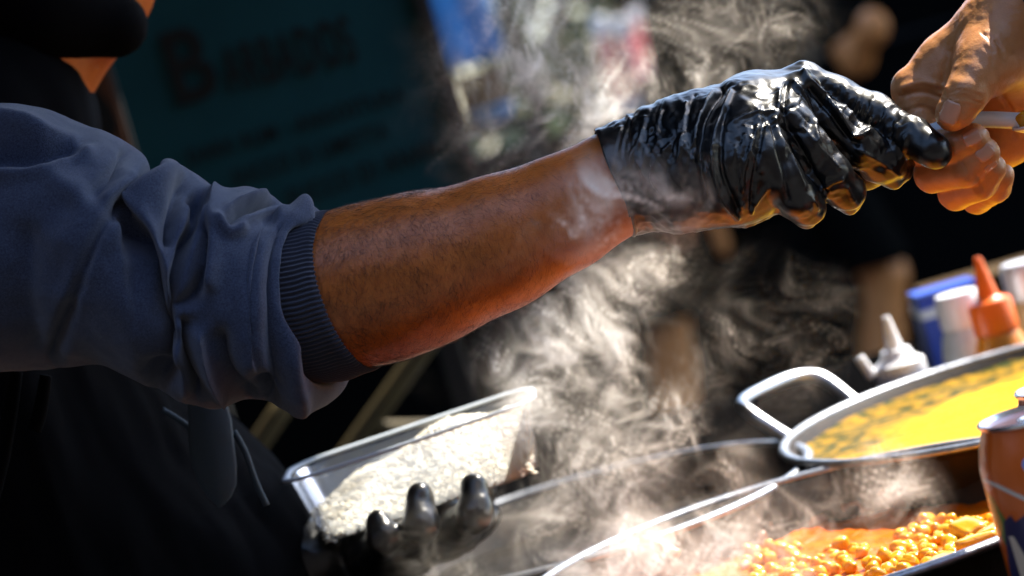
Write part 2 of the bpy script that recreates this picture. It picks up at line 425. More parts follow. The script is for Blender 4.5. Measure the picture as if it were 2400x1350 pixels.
# hedge shrubs
leafm = mat('leaf', (.075, .12, .03), .55, noise=(4., .2, (.15, .17, .055))); barkm = mat('bark', (.10, .075, .05), .9)
def shrub(cx, cyy, h, rx, label, n=2600):
    e = empty('shrub', (cx, cyy, 0))
    tube('stem', [(cx, cyy, -.02), (cx + .05, cyy, h * .3), (cx, cyy + .04, h * .7)], [.06, .045, .02], barkm, e)
    u = rng.normal(size=(n, 3)); u /= np.linalg.norm(u, axis=1, keepdims=True)
    c = u * (rng.random((n, 1)) ** .45) * np.array([rx, rx * .8, h * .52]) + np.array([cx, cyy, h * .53])
    c += (fbm(c * 2.1, 3)[:, None] - .5) * u * .6
    a_ = rng.normal(size=(n, 3)); a_ /= np.linalg.norm(a_, axis=1, keepdims=True); b_ = np.cross(a_, rng.normal(size=(n, 3))); b_ /= np.linalg.norm(b_, axis=1, keepdims=True)
    s = (.05 + .05 * rng.random((n, 1))); V = np.stack([c - a_ * s, c + b_ * s * .45, c + a_ * s, c - b_ * s * .45], 1).reshape(-1, 3)
    fast_mesh('crown', V, np.arange(4 * n).reshape(-1, 4), leafm, e)
    return tag(e, label, 'shrub', 'shrubs behind the far counter')
shrub(-.75, 10.6, 2.6, .9, 'leafy green shrub rising behind the blue banner')
shrub(.55, 10.9, 3.0, 1.0, 'tall leafy green shrub straight behind the pink bottles')
shrub(1.75, 11.2, 2.7, .9, 'leafy green shrub half hidden by the added gazebo wall')

# ---- menu board with writing
teal = mat('dark_teal_board', (.007, .052, .066), .8, spec=.2, noise=(9., .25, (.010, .068, .085)))
frame_m = mat('board_frame', (.003, .004, .005), .6); ink = mat('black_paint', (.0004, .0005, .0006), .9)
SD = 3.0
sb = empty('menu_board', (L(-450, 0, SD)[0], SD, 0))
lo = L(-865, 60, SD); hi = L(-34, 1150, SD)
yb = SD * math.cos(PITCH)
box('board', (lo[0], 3.06, lo[2]), (hi[0], 3.08, hi[2]), teal, sb, 0)
for (x0, x1, z0, z1) in ((lo[0] - .02, lo[0], lo[2] - .02, hi[2] + .02), (hi[0], hi[0] + .018, lo[2] - .02, hi[2] + .02), (lo[0], hi[0], lo[2] - .02, lo[2]), (lo[0], hi[0], hi[2], hi[2] + .02)):
    box('frame', (x0, 3.05, z0), (x1, 3.085, z1), frame_m, sb, 0)
for x in (lo[0] + .05, hi[0] - .08): box('leg', (x - .015, 3.09, 0), (x + .015, 3.115, hi[2]), frame_m, sb, 0)
def words(txt, xl0, ul, xl1, hpx, name='lettering', slope=0.):
    cu = bpy.data.curves.new('txt', 'FONT'); cu.body = txt; cu.size = 1.0; cu.offset = .02; cu.space_character = 1.18
    t = bpy.data.objects.new('txt', cu); sc.collection.objects.link(t)
    dg = bpy.context.evaluated_depsgraph_get(); dg.update()
    me = bpy.data.meshes.new_from_object(t.evaluated_get(dg)); bpy.data.objects.remove(t)
    co = np.zeros(len(me.vertices) * 3); me.vertices.foreach_get('co', co); co = co.reshape(-1, 3)
    d = 3.055 / math.cos(PITCH)
    p0 = L(xl0, ul, SD); p1 = L(xl1, ul, SD); wd = p1[0] - p0[0]; hh = hpx / KPX * SD
    x = (co[:, 0] - co[:, 0].min()) / np.ptp(co[:, 0]); z = (co[:, 1] - 0) / .70
    co2 = np.stack([p0[0] + x * wd, np.full(len(x), 3.056), p0[2] + z * hh + x * wd * slope], 1)
    me.vertices.foreach_set('co', co2.ravel()); me.update(); me.materials.clear(); me.materials.append(ink)
    return link(bpy.data.objects.new(name, me), sb)
words('B', -640, 632, -535, 172); words('ARBADOS', -518, 626, -200, 108, slope=-.03)
words('DARK RUM · ANGOSTURA', -655, 486, -120, 36, slope=.015)
words('SUCCO DI LIMETTA', -566, 408, -180, 38, slope=.03)
words('SUCCO DI ANANAS', -455, 322, -20, 44, slope=.06)
tag(sb, 'dark teal menu board headed Barbados with lines of black lettering', 'menu board')

# dim orange poster beside the board
po = empty('orange_poster', (P(260, 210, 2.75)[0], 2.8, P(260, 320, 2.75)[2]))
lo = L(-850, 520, 2.75); hi = L(-778, 760, 2.75)
box('sheet', (lo[0], 2.79, lo[2]), (hi[0], 2.795, hi[2]), mat('orange_print', (.060, .016, .002), .7), po, 0)
px_, pz_ = (lo[0] + hi[0]) / 2 - .006, (lo[2] + hi[2]) / 2 + .01
lathe_p = [(math.cos(a) * .012 * (1.4 - .5 * math.sin(a)), math.sin(a) * .034) for a in np.linspace(0, 2 * math.pi, 20, False)]
mesh_obj('printed_figure', [(px_ + x, 2.7885, pz_ + z) for x, z in lathe_p], [tuple(range(20))], ink, po, False)
box('backing_board', (lo[0] - .004, 2.796, .0), (hi[0] + .004, 2.806, hi[2] + .12), frame_m, po, 0)
tag(po, 'dim orange poster with a dark figure beside the menu board', 'poster')

# blue banner, basket and blue dish on a post shelf
bl = mat('blue_cloth', (.035, .20, .50), .8, noise=(9., .2, (.06, .27, .58)))
bd = 5.2
bn = empty('blue_banner', (L(40, 0, bd)[0], L(40, 0, bd)[1], 0))
c0 = L(-22, 528, bd); c1 = L(140, 900, bd)
V, F = [], []
for j in range(13):
    for i in range(9):
        x = c0[0] + (c1[0] - c0[0]) * i / 8; z = c0[2] + (c1[2] - c0[2]) * j / 12
        V.append((x, c0[1] + .012 * math.sin(i * 1.5 + .3 * j), z))
for j in range(12):
    for i in range(8): F.append((j * 9 + i, j * 9 + i + 1, j * 9 + i + 10, j * 9 + i + 9))
o = mesh_obj('cloth', V, F, bl, bn); so = o.modifiers.new('thickness', 'SOLIDIFY'); so.thickness = .003
box('pole', (c1[0] + .012, c0[1] - .015, 0), (c1[0] + .040, c0[1] + .015, c1[2] + .03), dark_steel, bn)
box('top_rail', (c0[0] - .02, c0[1] - .02, c1[2] + .005), (c1[0] + .011, c0[1] + .02, c1[2] + .025), dark_steel, bn)
tag(bn, 'plain blue cloth banner hanging from a thin pole', 'banner')
sh = empty('slatted_stand', (L(40, 0, bd)[0], c0[1], 0))
woodm = mat('brown_wood', (.20, .085, .022), .7, noise=(25., .2, (.13, .05, .012)))
q0 = L(4, 428, bd); q1 = L(118, 512, bd); zs = L(0, 385, bd)[2]
box('shelf', (q0[0] - .03, q0[1] - .1, zs - .02), (q1[0] + .03, q0[1] + .12, zs), frame_m, sh)
for x in (q0[0] - .02, q1[0] + .02):
    for y in (q0[1] - .08, q0[1] + .1): box('leg', (x - .012, y - .012, 0), (x + .012, y + .012, zs - .021), frame_m, sh)
tag(sh, 'narrow black stand holding a brown crate and blue dish', 'stand')
cr = empty('wooden_crate', ((q0[0] + q1[0]) / 2, q0[1] + .04, zs))
for k in range(3):
    z0 = zs + .002 + k * .039
    box('slat', (q0[0], q0[1] - .004, z0), (q1[0], q0[1] + .006, z0 + .034), woodm, cr, .002)
    box('slat', (q0[0], q0[1] + .09, z0), (q1[0], q0[1] + .10, z0 + .034), woodm, cr, .002)
for x in (q0[0], q1[0] - .01): box('end_board', (x, q0[1] + .0065, zs + .001), (x + .01, q0[1] + .0895, zs + .118), woodm, cr, .002)
tag(cr, 'small brown slatted wooden crate under the blue banner', 'crate')
di = L(72, 405, bd - .08)
lathe_ = lathe('blue_dish', [(.012, .0), (.030, .004), (.047, .026), (.049, .034), (.045, .034), (.028, .008), (.004, .006)], bl, None, (di[0], di[1] + .0, zs), 32)
tag(lathe_, 'round blue dish standing in front of the brown crate', 'dish')

# yellow wooden trestle
trm = mat('yellowed_wood', (.07, .048, .008), .7, noise=(20., .2, (.04, .028, .006)))
tr = empty('folding_trestle', (-.35, 3.0, 0))
for (x0, y0), (x1, y1) in (((500, 1195), (700, 900)), ((800, 1085), (1040, 750))):
    A = P(x0, y0, 2.7); B = P(x1, y1, 2.72); D = B - A; A2 = A - D * (A[2] - 0.0) / D[2] * 1.0
    tube('leg', [A2, (A2 + B) / 2, B + D * .1], .012, trm, tr, n=8)
A = P(880, 1005, 2.715); B = P(1150, 1000, 2.73); tube('crossbar', [A, (A + B) / 2, B], .009, trm, tr, n=8)
tag(tr, 'yellowed wooden folding trestle with slanting legs behind the vendor', 'trestle')

# ------------------------------------------------------------------ bystanders
dkc = mat('dark_clothing', (.0015, .0018, .0018), .9, spec=.05)
def bystander(name_label, hip, leg_pts, arm, hem, up_lean=(0, 0)):
    hx, hy = hip
    e = empty('person', (hx, hy, 0))
    b = SDF((hx - .75, hy - .4, -.02), (hx + .75, hy + .4, 1.85), .016)
    for kn, an in leg_pts:
        b.cone((hx + (.09 if kn[0] > hx else -.09), hy, .88), .085, kn, .060, .03); b.cone(kn, .060, an, .040, .02)
        mid = np.array(kn) * .65 + np.array(an) * .35 + np.array([0, .02, 0]); b.cone(mid, .058, np.array(kn) * .4 + np.array(an) * .6, .05, .03)
        b.cone((an[0], an[1] + .03, .035), .034, (an[0], an[1] - .15, .03), .03, .02)
    b.cone((hx, hy, .92), .13, (hx, hy, 1.36), .135, .06); b.cone((hx, hy, 1.36), .08, (hx, hy, 1.50), .055, .04)
    b.ell((hx, hy - .02, 1.64), (.078, .098, .115), .03)
    b.cone((hx - .17, hy, 1.38), .055, (hx - .21, hy, 1.10), .042, .03); b.cone((hx - .21, hy, 1.10), .042, (hx - .20, hy - .06, .84), .03, .02); b.cone((hx - .20, hy - .06, .84), .032, (hx - .20, hy - .07, .74), .02, .02)
    sh_, el, ha = arm
    b.cone(sh_, .055, el, .042, .03); b.cone(el, .042, ha, .03, .02); b.ell(ha, (.045, .03, .05), .02)
    V, Q = b.mesh(); fast_mesh('body', V, Q, skin_far, e)
    c = SDF((hx - .6, hy - .35, hem - .02), (hx + .6, hy + .35, 1.52), .016)
    for kn, an in leg_pts:
        kk = np.array(kn); top = np.array((hx + (.09 if kn[0] > hx else -.09), hy, .90)); t = (top[2] - hem) / (top[2] - kk[2])
        c.cone(top, .105, top + (kk - top) * t, .095, .03)
    c.cone((hx, hy, .95), .16, (hx, hy, 1.37), .16, .06); c.cone((hx - .17, hy, 1.39), .07, (hx - .20, hy, 1.18), .06, .04); c.cone(sh_, .07, np.array(sh_) * .35 + np.array(el) * .65, .06, .04)
    V, Q = c.mesh(); fast_mesh('clothes', V, Q, dkc, e)
    hb = SDF((hx - .16, hy - .2, 1.5), (hx + .16, hy + .2, 1.85), .012); hb.ell((hx, hy + .01, 1.67), (.088, .105, .112), .02); V, Q = hb.mesh(); fast_mesh('hair', V, Q, hairm, e)
    return tag(e, name_label, 'person', 'bystanders behind the stall')
d_ = 6.5
k1 = P(2052, 560, d_); a1 = P(2030, 850, d_); hand = P(2045, 62, d_ - .25); k2 = P(1545, 720, d_ + .1); a2 = P(1592, 1040, d_ + .1)
hx_ = (k1[0] + k2[0]) / 2 + .10
bystander('bystander in dark shirt and shorts striding past with bare calves', (hx_, k1[1] + .05),
          [((k1[0], k1[1], k1[2] - .10), (a1[0] - .03, a1[1], .09)), ((k2[0] + .03, k2[1], k2[2] + .03), (a2[0] - .02, a2[1] + .02, .09))],
          ((hx_ + .17, k1[1] - .02, 1.38), (hx_ + .26, k1[1] - .12, 1.13), tuple(hand)), .60)

# ================================================================== PANS AND FOOD
rim_steel = mat('scuffed_rim_steel', (.20, .21, .23), .42, metal=1., bump=(220., .5, 5, .001), noise=(90., .25, (.42, .44, .47)))
def pan(name, c, rad, depth, material, label, handles, rim_m=rim_steel):
    """round shallow pan; c = centre of the rim circle"""
    e = empty(name, (c[0], c[1], c[2] - depth - .004))
    b = rad * .86
    prof = [(.002, -depth - .003), (b, -depth - .003), (b + .006, -depth), (rad - .004, -.006), (rad, -.001), (rad + .004, .001), (rad + .0045, .004), (rad + .001, .005), (rad - .004, .0), (b + .001, -depth + .004), (b - .01, -depth + .001), (.002, -depth + .001)]
    lathe('body', prof, material, e, c, 128)
    V, F = [], []; n, k = 160, 10
    for i in range(n):
        a = 2 * math.pi * i / n
        for j in range(k):
            q = 2 * math.pi * j / k; r = rad + .0035 + .0042 * math.cos(q)
            V.append((c[0] + r * math.cos(a), c[1] + r * math.sin(a), c[2] + .004 + .0032 * math.sin(q)))
    for i in range(n):
        for j in range(k): F.append((i * k + j, ((i + 1) % n) * k + j, ((i + 1) % n) * k + (j + 1) % k, i * k + (j + 1) % k))
    mesh_obj('rim', V, F, rim_m, e)
    for (ang, span, out, rise, rr) in handles:
        pts = []
        for (aa, oo, zz) in ((-span, -.002, -.008), (-span, .012, .004), (-span * .92, out * .75, rise * .8), (-span * .62, out, rise), (0, out * 1.04, rise * 1.03), (span * .62, out, rise), (span * .92, out * .75, rise * .8), (span, .012, .004), (span, -.002, -.008)):
            a = ang + aa; r = rad + .004 + oo; pts.append((c[0] + r * math.cos(a), c[1] + r * math.sin(a), c[2] + zz))
        h = tube('handle', pts, rr, steel, e, n=12)
        for sg in (-1, 1):
            a = ang + sg * span
            for dz in (-.012,):
                rv = bmesh.new(); bmesh.ops.create_uvsphere(rv, u_segments=10, v_segments=6, radius=.005)
                for v in rv.verts: v.co += Vector((c[0] + (rad + .002) * math.cos(a), c[1] + (rad + .002) * math.sin(a), c[2] + dz))
                bm_obj('rivet', rv, steel, h, True)
    return tag(e, label, 'pan')
C1 = L(520, -752, 1.61); R1 = .200           # stew pan
C2 = L(1113, -565, 1.90); R2 = .199          # yellow curry pan
C3 = L(0, -568, 1.93); R3 = .186             # dark pan under the steam
DEP1 = min(C1[2] - TABLE - .004, .055)
pan('stew_pan', C1, R1, C1[2] - TABLE - .0045, dark_steel, 'wide dark round pan holding orange chickpea stew', [(R(183), R(13), .050, .030, .0058), (R(3), R(13), .05, .03, .0058)])
pan('curry_pan', C2, R2, C2[2] - TABLE - .0045, dark_steel, 'round pan filled with bright yellow curry', [(R(138), R(14.5), .050, .034, .0055), (R(-42), R(14.5), .05, .034, .0055)])
pan('dark_pan', C3, R3, C3[2] - TABLE - .0045, dark_steel, 'dark pan with pale rim half hidden in the steam', [(R(172), R(15), .055, .03, .0055)])

def liquid(name, c, rad, z, material, amp, scale, label, cat, seed, n=90, edge=0.):
    g = np.linspace(-1, 1, n); X, Y = np.meshgrid(g, g, indexing='ij')
    # square to disc
    U = X * np.sqrt(1 - Y * Y / 2); W = Y * np.sqrt(1 - X * X / 2)
    V = np.stack([c[0] + U * rad, c[1] + W * rad, np.full_like(U, z)], -1).reshape(-1, 3)
    rr = np.hypot(U, W).ravel()
    V[:, 2] += amp * (fbm(V * scale, 4, seed) - .5) * 2 + edge * np.clip((rr - .8) / .2, 0, 1) ** 2
    ii, jj = np.meshgrid(np.arange(n - 1), np.arange(n - 1), indexing='ij')
    Q = np.stack([ii * n + jj, (ii + 1) * n + jj, (ii + 1) * n + jj + 1, ii * n + jj + 1], -1).reshape(-1, 4)
    o = fast_mesh(name, V, Q, material); tag(o, label, cat); o['kind'] = 'stuff'; return o
# curry: yellow sauce, green herbs gathered along the far side
cm = bpy.data.materials.new('yellow_curry_sauce'); cm.use_nodes = True; nt = cm.node_tree; b = nt.nodes['Principled BSDF']
b.inputs['Roughness'].default_value = .55; b.inputs['Specular IOR Level'].default_value = .06
geo = nt.nodes.new('ShaderNodeNewGeometry')
n1 = nt.nodes.new('ShaderNodeTexNoise'); n1.inputs['Scale'].default_value = 85; n1.inputs['Detail'].default_value = 5; nt.links.new(geo.outputs['Position'], n1.inputs['Vector'])
sub = nt.nodes.new('ShaderNodeVectorMath'); sub.operation = 'SUBTRACT'; sub.inputs[1].default_value = (C2[0] + .07, C2[1] - .085, C2[2]); nt.links.new(geo.outputs['Position'], sub.inputs[0])
ln = nt.nodes.new('ShaderNodeVectorMath'); ln.operation = 'LENGTH'; nt.links.new(sub.outputs[0], ln.inputs[0])
n2 = nt.nodes.new('ShaderNodeTexNoise'); n2.inputs['Scale'].default_value = 22; nt.links.new(geo.outputs['Position'], n2.inputs['Vector'])
ad = nt.nodes.new('ShaderNodeMath'); ad.operation = 'MULTIPLY_ADD'; ad.inputs[1].default_value = .10; nt.links.new(n2.outputs[0], ad.inputs[0]); nt.links.new(ln.outputs['Value'], ad.inputs[2])
mr = nt.nodes.new('ShaderNodeMapRange'); mr.inputs['From Min'].default_value = .235; mr.inputs['From Max'].default_value = .285; nt.links.new(ad.outputs[0], mr.inputs[0])
r1 = nt.nodes.new('ShaderNodeValToRGB'); r1.color_ramp.elements[0].position = .38; r1.color_ramp.elements[1].position = .62
r1.color_ramp.elements[0].color = (.020, .032, .004, 1); r1.color_ramp.elements[1].color = (.30, .16, .006, 1)
nt.links.new(n1.outputs[0], r1.inputs[0])
r2 = nt.nodes.new('ShaderNodeValToRGB'); r2.color_ramp.elements[0].position = .3; r2.color_ramp.elements[1].position = .7
r2.color_ramp.elements[0].color = (.66, .31, .001, 1); r2.color_ramp.elements[1].color = (.74, .40, .002, 1); nt.links.new(n1.outputs[0], r2.inputs[0])
mx = nt.nodes.new('ShaderNodeMix'); mx.data_type = 'RGBA'
nt.links.new(mr.outputs[0], mx.inputs['Factor']); nt.links.new(r2.outputs[0], mx.inputs[6]); nt.links.new(r1.outputs[0], mx.inputs[7]); nt.links.new(mx.outputs[2], b.inputs['Base Color'])
bp = nt.nodes.new('ShaderNodeBump'); bp.inputs['Strength'].default_value = .5; bp.inputs['Distance'].default_value = .004; nt.links.new(n1.outputs[0], bp.inputs['Height']); nt.links.new(bp.outputs[0], b.inputs['Normal'])
liquid('yellow_curry', C2, R2 - .003, C2[2] - .008, cm, .003, 30., 'bright yellow curry flecked with green herbs filling its pan', 'curry', 3, edge=.004)
stewm = mat('orange_stew_sauce', (.62, .155, .002), .28, spec=.18, noise=(35., .2, (.50, .085, .002)), bump=(110., .8, 5, .005))
SZ1 = C1[2] - .032
liquid('orange_stew', C1, R1 * .905, SZ1, stewm, .0060, 34., 'glossy orange stew sauce lying in the wide pan', 'stew', 5)
darkst = mat('dark_braise', (.006, .005, .004), .6, spec=.1, noise=(60., .2, (.014, .010, .006)), bump=(70., .6, 4, .004))
liquid('dark_braise', C3, R3 * .9, C3[2] - .03, darkst, .003, 30., 'dark brown braise lying low in the half hidden pan', 'braise', 9)

# chickpeas and potato chunks
peam = mat('chickpea_skin', (.64, .32, .012), .20, noise=(120., .25, (.56, .24, .008)), sss=(.2, (1, .5, .1), .004), spec=.45)
def pea_mesh(k):
    bm = bmesh.new(); bmesh.ops.create_icosphere(bm, subdivisions=3, radius=1.0)
    for v in bm.verts:
        p = v.co.copy(); a = math.atan2(p.y, p.x)
        r = 1 + .07 * math.sin(2 * a + k * 1.7) + .05 * math.sin(5 * p.z + k) - .20 * math.exp(-(a / .22) ** 2) * (1 if p.z > -.5 else .3)
        if p.x > .55: r += .35 * (p.x - .55)
        v.co = p * r * (1 + .03 * math.sin(k + 4 * p.z))
    me = bpy.data.meshes.new('chickpea'); bm.to_mesh(me); bm.free(); me.polygons.foreach_set('use_smooth', [True] * len(me.polygons)); me.materials.append(peam); return me
pms = [pea_mesh(k) for k in range(4)]
pot = mat('potato', (.58, .30, .012), .3, noise=(70., .25, (.52, .24, .008)), sss=(.25, (1, .6, .15), .005), coat=.2)
def chunk(name, loc, size, rot, label, cat, material, group):
    bm = bmesh.new(); bmesh.ops.create_cube(bm, size=1); bmesh.ops.subdivide_edges(bm, edges=bm.edges[:], cuts=5, use_grid_fill=True)
    for v in bm.verts:
        p = np.array(v.co) * 2; q = p / max(1e-6, np.linalg.norm(p)) * 1.05; p = p * .58 + q * .42
        p = p * (1 + .42 * (fbm((p * 1.1 + loc[0] * 300)[None], 3)[0] - .5)); v.co = Vector((p * np.array(size) / 2).tolist())
    o = bm_obj(name, bm, material, None, True); o.location = tuple(loc); o.rotation_euler = rot
    return tag(o, label, cat, group)
spots = []
def stew_xy(px, py, z=SZ1):           # where the sight line through a pixel meets the stew surface
    d = P(px, py, 1.0) - CAM; t = (z - CAM[2]) / d[2]; return CAM + d * t
pot_px = [((2275, 1262), (.025, .018, .016)), ((2330, 1278), (.024, .020, .018)), ((2300, 1300), (.028, .018, .018)), ((2210, 1352), (.026, .02, .018)), ((2325, 1330), (.026, .022, .02))]
for k, ((x, y), s) in enumerate(pot_px):
    w = stew_xy(x, y); spots.append((w[0], w[1], s[0] * .5))
    chunk('potato_chunk', (w[0], w[1], SZ1 + .004), s, (random.uniform(-.3, .3), random.uniform(-.3, .3), random.uniform(0, 3)), 'yellow potato chunk sitting among the chickpeas in the orange stew', 'potato', pot, 'potato chunks in the stew')
cnt = 0; tries = 0
while cnt < 230 and tries < 14000:
    tries += 1
    if cnt < 160 and tries < 8000:
        px, py = random.uniform(2040, 2420), random.uniform(1225, 1420); w = stew_xy(px, py)
        if px < 2040 + (1345 - py) * .9: continue
    else:
        px, py = random.uniform(1750, 2150), random.uniform(1290, 1420); w = stew_xy(px, py)
    r = random.uniform(.0044, .0064)
    if math.hypot(w[0] - C1[0], w[1] - C1[1]) > R1 * .83: continue
    if any(math.hypot(w[0] - a, w[1] - b_) < (r + c_) * .84 for a, b_, c_ in spots): continue
    spots.append((w[0], w[1], r)); cnt += 1
    o = bpy.data.objects.new('chickpea', pms[cnt % 4]); sc.collection.objects.link(o)
    o.location = (w[0], w[1], SZ1 + r * random.uniform(-.05, .75)); o.scale = (r, r * .93, r * .95); o.rotation_euler = (random.uniform(-1, 1), random.uniform(-1, 1), random.uniform(0, 6.2))
    tag(o, 'round glossy chickpea lying in the orange stew', 'chickpea', 'chickpeas in the stew')
carrot = mat('carrot', (.60, .17, .03), .45, noise=(150., .2, (.5, .12, .02)))
w = P(1545, 1282, 1.78)
wp = np.array([C1[0] - .115, C1[1] + .155, C1[2] - .008])
ctk = tube('carrot_stick', [P(1500, 1265, 1.735), P(1545, 1280, 1.73), P(1590, 1300, 1.725)], [.004, .0046, .0042], carrot, None, n=8); tag(ctk, 'short carrot stick clinging to the stew pan wall', 'carrot')
# stew splashes on the far inner wall
spl = SDF(np.array([C1[0] - .23, C1[1] - .05, SZ1 - .01]), np.array([C1[0] + .2, C1[1] + .235, C1[2] + .01]), .003)
for k in range(70):
    a = R(random.uniform(55, 160)); hgt = random.uniform(0, .026) * random.random(); rr = R1 * .90 + (R1 * .085) * (hgt / .03)
    spl.ell((C1[0] + rr * math.cos(a), C1[1] + rr * math.sin(a), SZ1 + hgt), (random.uniform(.002, .006), random.uniform(.002, .004), random.uniform(.002, .0045)), .003)
V, Q = spl.mesh(); o = fast_mesh('stew_splashes', V, Q, mat('stew_residue', (.20, .055, .004), .35, noise=(80., .2, (.12, .04, .01)))); tag(o, 'dried orange stew residue on the pan wall', 'residue'); o['kind'] = 'stuff'

# ------------------------------------------------------------------ drink cans
def can(c, label, body_m, art=False):
    e = empty('drink_can', c); H = .122; Rr = .0330
    prof = [(.002, .008), (.020, .006), (.0235, .0), (.0255, .001), (.031, .010), (Rr, .016), (Rr, H - .026), (.0322, H - .021), (.0300, H - .013), (.0272, H - .006), (.0264, H - .003)]
    lathe('body', prof, body_m, e, c, 96)
    lid = lathe('lid', [(.0266, H - .0031), (.0280, H - .0022), (.0283, H - .0006), (.0276, H), (.0266, H - .0004), (.0255, H - .004), (.0240, H - .0048), (.002, H - .0044)], alu, e, c, 96, caps=False)
    tp = tube('pull_tab', [(c[0] + .004, c[1] - .011, c[2] + H - .003), (c[0] + .006, c[1] - .004, c[2] + H - .0025), (c[0] + .0, c[1] + .002, c[2] + H - .0028), (c[0] - .006, c[1] - .004, c[2] + H - .0025), (c[0] - .004, c[1] - .011, c[2] + H - .003)], .0013, alu, lid, n=6)
    return e
alu = mat('can_aluminium', (.75, .76, .78), .25, metal=1.)
orange_paint = mat('orange_can_paint', (.62, .105, .003), .30, metal=.1, coat=.5, bump=(300., .12))
CC = L(958, -614, 1.33) + np.array([.0283, 0, -.122])
e_can = can(CC, '', orange_paint)
tag(e_can, 'orange drink can with cream lettering edged in navy beside the stew', 'can')
def wrap_poly(name, pts, material, e, c, off, Rr=.0330, pieces=None):
    """print drawn as (arc degrees from the side facing the lens, height mm) wrapped round the can"""
    bm = bmesh.new(); vs = [bm.verts.new((x, y, 0)) for x, y in pts]
    tri = tessellate_polygon([[Vector((x, y, 0)) for x, y in pts]])
    for t in tri:
        try: bm.faces.new([vs[i] for i in t])
        except ValueError: pass
    for _ in range(4):
        ed = [q for q in bm.edges if q.calc_length() > 4.0]
        if not ed: break
        bmesh.ops.subdivide_edges(bm, edges=ed, cuts=1); bmesh.ops.triangulate(bm, faces=bm.faces[:])
    for v in bm.verts:
        a = R(v.co.x - 90); z = v.co.y / 1000; r = Rr
        if z > .096: r = np.interp(z, [.096, .101, .109, .116], [.033, .0322, .0300, .0272])
        r += off; v.co = Vector((c[0] + r * math.cos(a), c[1] + r * math.sin(a), c[2] + z))
    bmesh.ops.recalc_face_normals(bm, faces=bm.faces[:])
    return bm_obj(name, bm, material, e, True)
cream = mat('cream_print', (.62, .50, .36), .4, coat=.4); navyp = mat('navy_print', (.012, .012, .06), .4, coat=.4); greenp = mat('green_print', (.02, .16, .02), .4, coat=.4); pale = mat('pale_line_print', (.62, .58, .48), .4, coat=.4)
A0 = -62      # reading starts here, seen from the left edge of the can
def arcline(p0, p1, p2, w):
    up, dn = [], []
    for t in np.linspace(0, 1, 12):
        x = (1 - t) ** 2 * p0[0] + 2 * t * (1 - t) * p1[0] + t * t * p2[0]; y = (1 - t) ** 2 * p0[1] + 2 * t * (1 - t) * p1[1] + t * t * p2[1]
        up.append((x, y + w / 2)); dn.append((x, y - w / 2))
    return up + dn[::-1]
wrap_poly('printed_line', arcline((-88, 93), (-55, 96), (0, 66), 2.6), pale, e_can, CC, .00012)
wrap_poly('green_panel', [(-88, 88), (-74, 84), (-40, 46), (-60, 38), (-88, 74)], greenp, e_can, CC, .00014)
wrap_poly('navy_panel', [(-66, 70), (-54, 74), (-50, 70), (20, 90), (60, 92), (60, 4), (-80, 4), (-86, 30)], navyp, e_can, CC, .00022)
wrap_poly('letter_n', [(-64, 62), (-57, 62), (-40, 36), (-38, 69), (-28, 70), (-26, 20), (-34, 17), (-50, 42), (-52, 12), (-61, 14)], cream, e_can, CC, .00032)
wrap_poly('letter_t', [(-22, 72), (30, 84), (30, 72), (12, 68), (14, 20), (-2, 17), (-4, 64), (-22, 61)], cream, e_can, CC, .00032)
wrap_poly('blue_spot', [(-22 + 6 * math.cos(a), 100 + 4 * math.sin(a)) for a in np.linspace(0, 6.28, 14, False)], mat('blue_print', (.15, .35, .7), .4), e_can, CC, .00018)
red_paint = mat('dark_red_can_paint', (.30, .02, .012), .3, metal=.4, coat=.5)
c2 = L(1056, -572, 1.395) + np.array([.0300, 0, 0]); c2[2] = CC[2]
e2 = can(c2, '', red_paint); tag(e2, 'dark red drink can behind the orange one', 'can')
bz = box('wooden_board', (CC[0] - .040, CC[1] - .05, TABLE + .0005), (CC[0] + .22, c2[1] - .012, CC[2] - .0003), woodm, None, .002)
tag(bz, 'thin wooden board under the two drink cans', 'board')

# ------------------------------------------------------------------ sauce bottles
def at_table(px, py, d): w = P(px, py, d); return w
def bottle(name, px, py, d, prof_top, colours, label, widen=1.0):
    w = P(px, py, d); H = w[2] - TABLE; base = (w[0], w[1], TABLE)
    e = empty(name, base)
    return e, base, H
osauce = mat('orange_sauce_plastic', (.62, .20, .006), .28, sss=(.2, (1, .4, .05), .01)); ocap = mat('orange_cap', (.75, .13, .006), .35)
e, bs, H = bottle('squeeze_bottle', 2290, 603, 2.15, None, None, '')
lathe('body', [(.029, 0), (.033, .004), (.034, H - .135), (.0305, H - .105), (.0215, H - .077), (.0190, H - .070)], osauce, e, bs, 40)
lathe('cap', [(.0185, H - .0695), (.0200, H - .068), (.0200, H - .043), (.0185, H - .0400), (.0115, H - .0372), (.0105, H - .036)], ocap, e, bs, 40)
lathe('nozzle', [(.0098, H - .0359), (.0066, H - .018), (.0038, H - .003), (.0030, H)], ocap, e, bs, 24)
tag(e, 'orange squeeze bottle with pointed orange nozzle', 'bottle')
e, bs, H = bottle('squeeze_bottle', 2076, 742, 2.12, None, None, '')
lathe('body', [(.022, 0), (.0245, .004), (.0245, H - .075), (.0235, H - .060), (.0225, H - .0575)], white_pl, e, bs, 40)
lathe('cap', [(.0226, H - .0572), (.0232, H - .055), (.0228, H - .042), (.0150, H - .037), (.0125, H - .030), (.0085, H - .0295)], white_pl, e, bs, 40)
lathe('nozzle', [(.0080, H - .0292), (.0055, H - .014), (.0036, H - .002), (.0030, H)], white_pl, e, bs, 24)
wq = P(2014, 838, 2.12); wr = P(2045, 885, 2.12)
tube('tip_cover', [wq, (wq + wr) / 2, wr], [.0045, .0048, .0052], white_pl, e, n=10)
tag(e, 'short white squeeze bottle with slim white nozzle', 'bottle')
shk = mat('speckled_shaker', (.62, .64, .63), .45, noise=(200., .2, (.45, .47, .46)))
e, bs, H = bottle('shaker', 2238, 684, 2.22, None, None, '')
